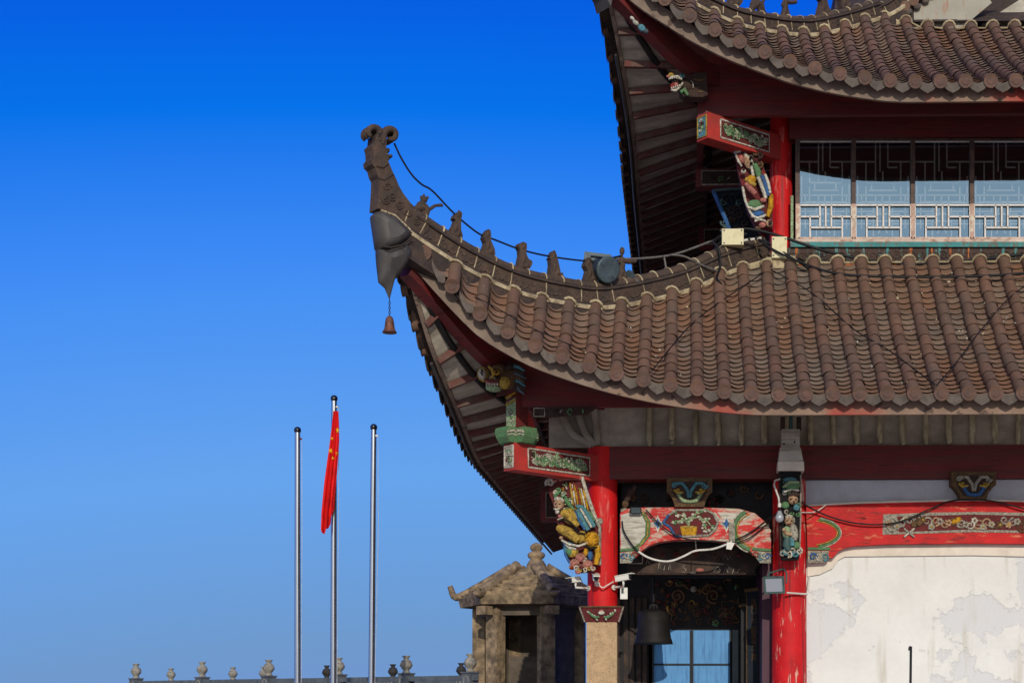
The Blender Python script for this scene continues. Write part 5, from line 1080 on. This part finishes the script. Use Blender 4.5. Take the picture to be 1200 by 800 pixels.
for x in (872, 880, 888): c = P(x, 280+(x % 3), 2.7); mb.tube([c, c+V(.05, -.02, .005)], .018, 'camera_white', 7); mb.blob(c+V(.06, 0, .02), np.eye(3), (.02, .02, .02), 'cable_black')
mb.tube([P(868, 281, 2.7), P(893, 279, 2.7)], .012, 'cable_grey', 6); o = mb.build('insulator', loc=P(880, 281, 2.7)); o['label'] = 'small white insulators on a rail between the two cream boxes'; o['category'] = 'insulator'
# spotlight on the ridge
def unit_ax(d):
    d = nrm(d); s = nrm(np.cross(d, V(0, 0, 1))); return d, s, np.cross(s, d)
c = hl(704, 316, .02); t = thing('spotlight', 'dark blue grey drum spotlight strapped between two figures on the hip ridge', 'spotlight', hl(704, 333))
mb = MB(); a = nrm(V(.5, -.75, -.25)); mb.lathe(c-a*.1, [(.05, 0), (.13, .01), (.15, .06), (.155, .24), (.165, .25), (.165, .275), (.14, .28), (.05, .265)], 'lamp_grey', 20, a); mb.build('housing', t)
mb = MB(); mb.obox(c+V(-.05, .05, .14), (nrm(V(.95, 0, -.12)), V(0, 1, 0), nrm(V(.12, 0, .95))), (.17, .11, .05), 'lamp_grey'); mb.build('ballast_box', t)
mb = MB(); mb.tube([hl(686, 303, .12), hl(704, 307, .18), hl(720, 303, .14)], .014, 'cable_black', 6); mb.tube([hl(697, 331), hl(700, 322)], .02, 'lamp_grey', 6); mb.tube([hl(711, 331), hl(709, 324)], .02, 'lamp_grey', 6); mb.build('strap', t)
mb = MB(); c = hl(738, 325, -.02); a = nrm(V(.7, -.5, .5)); s, q, n = unit_ax(a); mb.obox(c, (s, q, n), (.07, .05, .06), 'lamp_grey'); mb.obox(c+V(.1, 0, -.07), (s, q, n), (.05, .06, .03), 'cable_grey'); o = mb.build('floodlight', loc=c); o['label'] = 'small grey lamp behind the standing ridge figure'; o['category'] = 'floodlight'
# wind bell
tp = hl(456.5, 351); t = thing('wind_bell', 'rusty brown wind bell hanging on a chain from the roof corner', 'bell', tp)
mb = MB(); z = 0
for i in range(7):
    cc = tp+V(0, 0, -.012-.027*i); ax = V(1, 0, 0) if i % 2 else V(0, 1, 0)
    mb.tube([cc+ax*.011*math.cos(q)+V(0, 0, .018*math.sin(q)) for q in np.linspace(0, 2*math.pi, 9)], .0035, 'cable_black', 5, up=np.cross(ax, V(0, 0, 1)))
mb.build('chain', t)
mb = MB(); b0 = tp+V(0, 0, -.2); mb.lathe(b0, [(.004, .012), (.02, .008), (.035, -.005), (.045, -.03), (.052, -.07), (.056, -.11), (.064, -.145), (.082, -.172), (.083, -.182), (.07, -.18)], 'bell_rust', 22); mb.build('bell_body', t)
# bronze bell in the porch
c = P(766, 716, 3.5); zb_ = Z(754, 3.5); t = thing('temple_bell', 'large dark bronze bell hanging in the porch before the blue door', 'bell', (c[0], 3.5, Z(674, 3.5)))
mb = MB(); H = c[2]-zb_; s_ = 1.2; mb.lathe((c[0], 3.5, zb_), [(.24*s_, 0), (.225*s_, .0), (.222*s_, .03), (.2*s_, .1), (.19*s_, .2), (.185*s_, .3), (.178*s_, H*.95), (.15*s_, H), (.08, H+.03), (.02, H+.04)], 'bell_bronze', 30)
for q in (.1, .3): mb.lathe((c[0], 3.5, zb_+q), [(.18*s_, 0), (.206*s_ if q < .2 else .19*s_, .01), (.18*s_, .02)], 'bell_bronze', 30, cap=False)
mb.build('bell_body', t)
mb = MB(); mb.tube([(c[0], 3.5, c[2]+.02), (c[0], 3.5, Z(675, 3.5))], .02, 'bell_bronze', 8); mb.tube([(c[0]+.05*math.cos(q), 3.5, c[2]+.04+.06*math.sin(q)) for q in np.linspace(0, math.pi, 8)], .02, 'bell_bronze', 8, up=(0, 1, 0)); mb.build('hanger', t)
# security cameras on the corner column
def cctv(c, d, lab, arm_to, L=.2, r=.045, body='camera_white', cap=True):
    c = np.asarray(c, float); d, s, n = unit_ax(d); t = thing('security_camera', lab, 'camera', arm_to)
    mb = MB(); mb.obox(c, (d, s, n), (L/2, r*.8, r*.75), body); mb.obox(c+n*r*.85+d*.03, (d, s, n), (L/2+.03, r*1.0, r*.12), body); mb.build('housing', t)
    mb = MB(); mb.lathe(c+d*(L/2-.004), [(r*.7, 0), (r*.7, .02), (r*.5, .022)], 'camera_black', 14, d); mb.build('lens', t)
    mb = MB(); b = c-n*r*.9; e = np.asarray(arm_to, float); k = V(b[0], b[1], e[2]); mb.tube([b, b-n*.03, k, (k+e)/2, e], .016, body, 8); dd = nrm(e-k) if np.linalg.norm(e-k) > .01 else V(0, 1, 0); mb.lathe(e-dd*.02, [(.035, 0), (.035, .02)], body, 12, dd); mb.build('arm', t); return t
cctv(P(674, 679, 2.2), (-.75, -.5, -.12), 'small white security camera reaching out to the left of the corner column', P(690, 689, 2.38), .13, .042)
cctv(P(698, 676, 2.1), (.15, -1, -.25), 'black faced security camera pointing straight out from the corner column', P(700, 684, 2.3), .18, .045)
cctv(P(730, 677, 2.15), (.85, -.4, .12), 'white bullet security camera reaching out to the right of the corner column', P(719, 688, 2.33), .2, .045)
c = P(731, 695, 2.24); mb = MB(); mb.box2(c[0]-.045, c[0]+.05, c[1]-.04, c[1]+.05, c[2]-.075, c[2]+.075, 'camera_white'); mb.box2(c[0]-.03, c[0]-.0, c[1]-.05, c[1]-.041, c[2]+.0, c[2]+.06, 'camera_black'); o = mb.build('power_box', loc=c); o['label'] = 'little white box under the right security camera'; o['category'] = 'box'
cable('cable', [P(680, 677, 2.2), P(684, 684, 2.2), P(690, 688, 2.3)], .006, 'cable_grey', 'thin lead of the left security camera')
cable('cable', [P(700, 683, 2.22), P(706, 688, 2.21), P(712, 685, 2.22), P(719, 681, 2.28)], .009, 'conduit_white', 'white lead looping across the column between the cameras')
# lamps and wiring of the porch
t = thing('floodlight', 'green grey floodlight with a glass face on the worn column', 'floodlight', P(918, 672, 2.2)); c = P(909, 684, 2.0); d, s, n = unit_ax(V(-.35, -.9, -.22))
mb = MB(); vs = [c+d*a+s*b*k+n*e*k for a, k in ((-.11, .6), (.06, 1.0)) for b, e in ((-.135, -.11), (.135, -.11), (.135, .11), (-.135, .11))]; mb.add(vs, [(0, 1, 2, 3), (7, 6, 5, 4)]+[(i, 4+i, 4+(i+1) % 4, (i+1) % 4) for i in range(4)], 'lamp_green')
for a in (-1, 1): mb.obox(c+d*.066+n*.1*a, (d, s, n), (.012, .14, .012), 'lamp_green'); mb.obox(c+d*.066+s*.128*a, (d, s, n), (.012, .012, .09), 'lamp_green')
for k in range(5): mb.obox(c+d*(-.13)+n*(-.05+.025*k), (d, s, n), (.02, .07, .004), 'lamp_green')
mb.build('housing', t); mb = MB(); mb.obox(c+d*.064, (d, s, n), (.002, .115, .088), 'bulb_glass'); mb.build('glass', t)
mb = MB(); mb.tube([c-d*.05+s*.13, c-d*.12+s*.12+n*.13, P(918, 666, 2.26)], .012, 'lamp_green', 6); mb.tube([c-d*.05-s*.13, c-d*.12-s*.12+n*.13, P(918, 666, 2.26)], .012, 'lamp_green', 6); mb.build('bracket', t)
cable('conduit', [P(922, 694, 2.15), P(943, 695.5, 2.28), P(946, 694, 2.3), P(948, 676, 2.45), P(948.5, 658, 2.45)], .013, 'conduit_white', 'white conduit leading from the floodlight round to the wall', 'conduit')
t = thing('floodlight', 'small black floodlight on the left end of the arched beam', 'floodlight', P(745, 600, 2.3)); c = P(745.5, 606, 2.2) if False else P(745, 597, 2.24); d, s, n = unit_ax(V(.05, -1, -.35))
mb = MB(); mb.obox(c, (d, s, n), (.03, .07, .045), 'camera_black'); mb.obox(c+d*.032, (d, s, n), (.003, .06, .035), 'lamp_grey'); mb.build('housing', t); mb = MB(); mb.tube([c-s*.08-n*.05, c-s*.08, c+s*.08, c+s*.08-n*.05], .008, 'cable_grey', 5); mb.build('bracket', t)
tb = P(913, 608, 1.86); t = thing('light_bulb', 'bare clear light bulb on a bent white arm beside the hanging post', 'light bulb', P(909, 563, 1.92))
mb = MB(); mb.tube([P(914, 561, 1.96), P(908, 563, 1.92), P(907, 568, 1.9), P(912.5, 583, 1.86), P(913.5, 592, 1.86)], .013, 'conduit_white', 7); mb.build('arm', t)
mb = MB(); mb.lathe(P(913.5, 594, 1.86), [(.022, 0), (.022, .05)], 'camera_white', 12); mb.build('socket', t)
zb0 = P(913.5, 612, 1.86); mb = MB(); mb.lathe(zb0, [(.005, 0), (.03, .008), (.05, .03), (.056, .06), (.05, .09), (.032, .125), (.022, .15)], 'bulb_glass', 18); mb.build('glass', t)
Yk = 2.26
cable('cable', [P(912, 600, 1.95), P(903, 606, 2.1), P(890, 616, Yk), P(875, 626, Yk), P(862, 632, Yk)], .011, 'cable_black', 'black cable running from the bulb along the right end of the arched beam')
cable('cable', [P(906, 606, 2.05), P(895, 617, Yk), P(878, 630, Yk), P(862, 636, Yk)], .009, 'cable_black', 'second black cable below it at the right end of the arched beam')
cable('cable', [P(757, 597, Yk), P(770, 611, Yk), P(785, 623, Yk), P(800, 630, Yk), P(820, 633, Yk), P(845, 634.5, Yk), P(862, 635, Yk)], .01, 'cable_black', 'black cable crossing the flower pot panel of the arched beam')
cable('cable', [P(729, 610, Yk), P(731, 622, Yk), P(740, 637, Yk), P(750, 648, Yk)], .012, 'cable_black', 'black cable hanging at the left end of the arched beam')
cable('conduit', [P(748, 646, Yk), P(760, 653, Yk), P(775, 657, Yk), P(788, 656.5, Yk), P(802, 651, Yk), P(815, 645, Yk), P(835, 643, Yk), P(850, 638, Yk), P(858, 634, Yk)], .015, 'conduit_white', 'sagging white conduit under the arched beam', 'conduit')
cable('conduit_bracket', [P(816, 645, Yk), P(815, 634, Yk+.1)], .008, 'cable_grey', 'little hanger holding the white conduit under the arch', 'bracket')
c = P(857, 636, Yk-.02); mb = MB(); mb.solid(FP(Yk), [(852, 635), (861, 636), (857, 644), (851, 643)], .0, .03, 'camera_white'); mb.solid(FP(Yk), [(854, 612), (861, 612), (861, 634), (855, 634)], -.04, -.02, 'c_grey'); o = mb.build('junction_box', loc=c); o['label'] = 'small pale terminal box where the cables meet under the arch'; o['category'] = 'junction box'
cable('cable', [P(937, 586, 1.98), P(950, 595, 2.2), P(975, 606, 2.26), P(1005, 613, 2.26), P(1035, 614, 2.26), P(1060, 609, 2.26), P(1090, 596, 2.26), P(1113, 587, 2.3), P(1139, 585, 2.2), P(1170, 588, 2.26), P(1215, 599, 2.26), P(1300, 612, 2.26)], .011, 'cable_black', 'black cable swinging across the curved red beam over the white wall')
cable('cable', [P(940, 600, 1.98), P(952, 600, 2.2), P(960, 597, 2.26), P(968, 591, 2.26)], .008, 'conduit_white', 'short pale lead beside the hanging post')
# rod against the white wall
b = P(1067, 800, 1.2); t0 = P(1067.5, 757, 1.2); mb = MB(); mb.tube([(b[0], 1.2, 0), b, t0], .016, 'cable_black', 8); mb.tube([t0+V(-.005, 0, .0), t0+V(-.02, -.01, -.02), t0+V(-.022, -.01, -.05)], .015, 'cable_black', 6); mb.lathe((b[0], 1.2, 0), [(.14, 0), (.14, .04), (.03, .06)], 'cable_black', 16); o = mb.build('rod', loc=(b[0], 1.2, 0)); o['label'] = 'thin black upright rod standing before the white wall'; o['category'] = 'rod'
# ------------------------------------------------------------------ flagpoles and flag
Yf_ = 10.0
def pole(px, py_top, r, lab, cl, lean=0):
    x = X_(px, Yf_); z = Z(py_top, Yf_); t = thing('flagpole', lab, 'flagpole', (x, Yf_, 0), 'three steel flagpoles'); mb = MB()
    mb.tube([(x-lean, Yf_, .0), (x, Yf_, z-.08)], [.062, .05], 'steel', 14); mb.build('pole', t)
    mb = MB(); mb.blob((x, Yf_, z-.05), np.eye(3), (.066, .066, .066), 'black_ball', 16, 10); mb.lathe((x, Yf_, z-.14), [(.045, 0), (.045, .04)], 'black_ball', 12); mb.build('finial', t)
    mb = MB(); mb.lathe((x, Yf_, 0), [(.2, 0), (.2, .05), (.1, .07), (.09, .25)], 'steel', 16); mb.build('stone_base' if False else 'base', t)
    mb = MB(); mb.tube([(x+.04, Yf_-.02, z-.2), (x+.085, Yf_-.03, z-.22)], .018, cl, 7); mb.tube([(x+.085, Yf_-.03, z-.22), (x+.09, Yf_-.03, z-1.9), (x+.07-lean, Yf_-.03, 1.2)], .004, 'conduit_white', 4); mb.build('halyard', t)
    return t
pole(348.7, 499, .05, 'bare steel flagpole, leftmost of the three', 'c_maroon'); pole(391.6, 462, .05, 'tallest steel flagpole, with the red flag hanging on it', 'camera_white', .02); pole(438, 496, .05, 'bare steel flagpole nearest the temple roof', 'camera_white', .06)
fr = FP(Yf_-.17); mb = MB(); nu, nv = 64, 40; rows = []
def fl_edge(v):      # v 0..1 downwards: left and right edge of the bundled cloth
    return (np.interp(v, [0, .1, .3, .6, .85, 1], [390.6, 389.2, 386.0, 380.5, 377.2, 376.4]), np.interp(v, [0, .1, .3, .6, .85, 1], [396.6, 397.2, 397.6, 395.2, 392.5, 391.5]))
cl_pt = lambda u, v: (lambda l, r_, yb: (l+(r_-l)*u, 481.5+yb*v, .05*math.sin(u*15.5+v*1.3)*(.35+.65*v)+.018*math.sin(u*37+v*4)*v))(*fl_edge(v), (137+5*math.sin(u*4.5+.4)-15*max(0, u-.5)*2+2*math.sin(u*11)))
for i in range(nv+1): rows.append([fr.p(*cl_pt(j/nu, i/nv)) for j in range(nu+1)])
mb.grid(rows, 'flag_red')
def cl_star(u, v, r, rot):
    pts = []
    for i in range(10):
        rr = r*(1 if i % 2 == 0 else .42); a = math.radians(rot+i*36); x, y, c = cl_pt(u, v); xx, yy = x+rr*.72*math.cos(a), y+rr*math.sin(a)
        l, r2 = fl_edge((yy-481.5)/139); uu = (xx-l)/(r2-l); pts.append(fr.p(xx, yy, cl_pt(min(1, max(0, uu)), (yy-481.5)/139)[2]+.016))
    mb.add([np.mean(pts, 0)]+pts, [(0, i+1, (i+1) % 10+1) for i in range(10)], 'flag_yellow')
cl_star(.84, .185, 3.6, -80); cl_star(.2, .225, 2.2, -60); cl_star(.2, .325, 3.4, -85); cl_star(.5, .4, 2.4, -95); cl_star(.85, .405, 3.0, -80)
o = mb.build('flag', loc=fr.p(392, 482)); o['label'] = 'red flag with yellow stars hanging limp on the tallest pole'; o['category'] = 'flag'
# ------------------------------------------------------------------ balustrades
def finial(mb, x, y, z, s, mat):
    mb.lathe((x, y, z), [(.10*s, 0), (.11*s, .03*s), (.075*s, .06*s), (.085*s, .09*s), (.135*s, .14*s), (.16*s, .2*s), (.155*s, .26*s), (.12*s, .32*s), (.07*s, .36*s), (.065*s, .39*s), (.105*s, .43*s), (.11*s, .455*s), (.06*s, .46*s)], mat, 16)
    for k in range(8): q = k*math.pi/4; mb.tube([(x+r*s*math.cos(q), y+r*s*math.sin(q), z+h*s) for r, h in ((.09, .09), (.165, .2), (.12, .32))], .012*s, mat, 5)
def balustrade(Ya, Yb_, xa, xb, xs, ytop, lab, dark, s, base=1.25):
    """runs from pixel xa at depth Ya to pixel xb at depth Yb_; rail top passes through pixel (xb, ytop)"""
    a, b = P(xa, 700, Ya), P(xb, 700, Yb_); a[2] = b[2] = 0; u = nrm(b-a); n = V(u[1], -u[0], 0); zr = Z(ytop, Yb_); L = np.linalg.norm(b-a); up = V(0, 0, 1)
    t = thing('balustrade', lab, 'balustrade', (a[0], a[1], base)); mb = MB()
    for w_, z0, z1 in ((.07, zr-.13, zr-.02), (.04, base+.1, zr-.3), (.08, base, base+.1)): mb.obox((a+b)/2+up*(z0+z1)/2, (u, n, up), (L/2, w_, (z1-z0)/2), 'rail_stone')
    mb.build('rail', t); fr_ = FP(o=a, n=n)
    for i, px in enumerate(xs):
        p = fr_.p(px, 780); p[2] = 0; mb = MB(); mb.obox(p+up*(base+zr+.03)/2, (u, n, up), (.13, .13, (zr+.03-base)/2), 'rail_stone'); mb.obox(p+up*(zr+.045), (u, n, up), (.15, .15, .015), 'rail_stone')
        f2 = FU(p+n*.131+up*(zr-.1), u, up, n); mb.ft(f2, [(-.07, -.2), (-.07, 0), (-.05, .05), (0, .07), (.05, .05), (.07, 0), (.07, -.2)], .012, 'finial_stone', 0)
        q = mb.build('post', t); mb = MB(); finial(mb, p[0], p[1], zr+.06, s, 'shadowed_finial' if i in dark else 'finial_stone'); mb.build('finial', q)
balustrade(23.6, 15.5, 159, 558, [159.5, 237, 315, 397, 476, 551], 789.5, 'nearer grey stone balustrade with pale vase finials', (), .86)
balustrade(31, 24, 200, 600, [200.5, 273, 309, 383, 460.5, 540.5], 794.5, 'farther stone balustrade with smaller vase finials, some in shadow colour', (3, 4, 5), .86)
# ------------------------------------------------------------------ stone pavilion
Yp0 = 18.6; cx = X_(620, Yp0); Rr = 85*(Yp0+D)/F; zT = 1.25
t = thing('stone_pavilion', 'weathered stone pavilion with a tiled stone roof and ball finial, half in shade', 'pavilion', (cx, Yp0, zT))
ang = [math.radians(235+60*i) for i in range(6)]
hexp = lambda r, z: [V(cx+r*math.cos(a), Yp0+r*math.sin(a), z) for a in ang]
ze0, ze1 = Z(709.5, Yp0-1.2), Z(697, Yp0-1.2); zt_ = Z(666, Yp0)
mb = MB()
def ring(r0, z0, r1, z1, mat): mb.add(hexp(r0, z0)+hexp(r1, z1), [(i, (i+1) % 6, 6+(i+1) % 6, 6+i) for i in range(6)], mat)
ring(Rr*.7, ze0, Rr*.97, ze0+.04, 'old_stone'); ring(Rr*.97, ze0+.04, Rr*1.0, ze1, 'old_stone')
prof = [(1.0, ze1), (.75, ze1+(zt_-ze1)*.30), (.5, ze1+(zt_-ze1)*.64), (.25, zt_)]
for (q0, z0), (q1, z1) in zip(prof[:-1], prof[1:]): ring(Rr*q0, z0, Rr*q1, z1, 'old_stone')
mb.add(hexp(Rr*.25, zt_), [tuple(range(6))], 'old_stone'); mb.add(hexp(Rr*.7, ze0), [tuple(range(6))[::-1]], 'old_stone_dark')
prz = lambda rr: ze1+(zt_-ze1)*np.interp(rr, [.25, .5, .75, 1.0], [1, .64, .30, 0])
for f in range(6):       # worn courses of stone tiles on each face
    a0, a1 = ang[f], ang[(f+1) % 6]
    for q in range(0, 5):
        rr = .52+.108*q; z = prz(rr); u0 = V(math.cos(a0), math.sin(a0), 0); u1 = V(math.cos(a1), math.sin(a1), 0); o = V(cx, Yp0, 0)
        us = np.linspace(.02, .98, 9); jig = [R.uniform(-.02, .02) for _ in us]
        pt = lambda r_, z_, dz: [o+(u0+(u1-u0)*u)*r_*Rr+V(0, 0, z_+dz+g_) for u, g_ in zip(us, jig)]
        top, lip, und = pt(rr-.05, prz(rr-.05), .02), pt(rr+.02, prz(rr+.02), .075), pt(rr+.015, prz(rr+.02), .0)
        mb.grid([top, lip, und], 'old_stone', False)
rf = mb.build('roof', t)
for i, a in enumerate(ang):
    mb = MB(); k = .125 if i in (0, 1) else .08
    pts = [V(cx+r*Rr*math.cos(a), Yp0+r*Rr*math.sin(a), z+.05) for r, z in prof]
    if i in (0, 1): mb.tube(catmull([pts[0]+V(.06*math.cos(a), .06*math.sin(a), .03)]+pts, 4), [k*R.uniform(.93, 1.05) for _ in range(17)], 'old_stone', 9)
    else: mb.tube(catmull([pts[0]+V(.2*math.cos(a), .2*math.sin(a), .27)]+[pts[0]+V(.05*math.cos(a), .05*math.sin(a), .0)]+pts[1:], 4), [.065+.03*min(1, q/5) for q in range(17)], 'old_stone', 8)
    u = V(math.cos(a), math.sin(a), 0)
    if i in (0, 1): mb.obox(pts[0]-u*.16+V(0, 0, -.40), (u, V(-u[1], u[0], 0), V(0, 0, 1)), (.13, .14, .10), 'old_stone')
    mb.build('hip', rf)
mb = MB(); fx = X_(628.5, Yp0); mb.lathe((fx, Yp0, zt_), [(.24, -.02), (.23, .1), (.17, .2), (.13, .22), (.19, .27), (.215, .33), (.19, .38), (.1, .42), (.12, .44), (.155, .5), (.14, .56), (.07, .61), (.01, .63)], 'old_stone', 20); mb.build('finial', rf)
mb = MB()
for i in range(6):
    a0, a1 = ang[i], ang[(i+1) % 6]; p, q = V(cx+Rr*.68*math.cos(a0), Yp0+Rr*.68*math.sin(a0), 0), V(cx+Rr*.68*math.cos(a1), Yp0+Rr*.68*math.sin(a1), 0); d_ = nrm(q-p); n_ = np.cross(d_, V(0, 0, 1))
    mb.obox((p+q)/2+V(0, 0, ze0-.1), (d_, n_, V(0, 0, 1)), (np.linalg.norm(q-p)/2, .07, .1), 'old_stone_dark')
    if i in (1, 2, 3, 4): mb.obox((p+q)/2+V(0, 0, (zT+ze0-.2)/2), (d_, n_, V(0, 0, 1)), (np.linalg.norm(q-p)/2-.1, .04, (ze0-.2-zT)/2), 'old_stone_dark')  # dark walls carry the shade of the pavilion's inside
mb.build('wall', t)
for i, a in enumerate(ang):
    r = Rr*.69; mb = MB(); x, y = cx+r*math.cos(a), Yp0+r*math.sin(a); mb.obox((x, y, (zT+ze0)/2), (V(math.cos(a), math.sin(a), 0), V(-math.sin(a), math.cos(a), 0), V(0, 0, 1)), (.15, .17, (ze0-zT)/2), 'old_stone'); mb.build('column', t)
mb = MB(); mb.box2(cx-.5, cx+.2, Yp0+.1, Yp0+.45, zT, zT+1.5, 'old_stone_dark'); mb.box2(cx-.6, cx+.3, Yp0-.02, Yp0+.55, zT, zT+.3, 'old_stone_dark'); mb.add(hexp(Rr*.95, zT+.002)+hexp(Rr*.95, zT+.12), [tuple(range(6, 12))]+[(i, (i+1) % 6, 6+(i+1) % 6, 6+i) for i in range(6)], 'old_stone_dark'); mb.build('stele', t)
# lime splashes and droppings on the lower roof
mb = MB(); g = random.Random(77)
for i in range(130):
    px, py = g.uniform(640, 1195), g.uniform(316, 455); p = onroof(px, py)
    if py < 372-(px-640)*.2 or abs(p[1]) < .05: continue
    s_ = g.uniform(.006, .015)*(2.0 if g.random() < .08 else 1); mb.blob(p-V(0, -.02, .035), (V(1, 0, 0), nrm(V(0, .75, .66)), nrm(V(0, -.66, .75))), (s_*g.uniform(.7, 1.6), s_*g.uniform(.7, 1.8), .012), g.choice(('lime', 'c_white', 'lime', 'c_grey')), 7, 5)
sp = mb.build('lime_splash', T); me, ms_ = low_roof.data, sp.data; n0 = len(me.materials); idx = [p.material_index+n0 for p in ms_.polygons]
for m_ in ms_.materials: me.materials.append(m_)
ms_.polygons.foreach_set('material_index', idx)
import bmesh
bm_ = bmesh.new(); bm_.from_mesh(me); bm_.from_mesh(ms_); bm_.to_mesh(me); bm_.free(); bpy.data.objects.remove(sp)
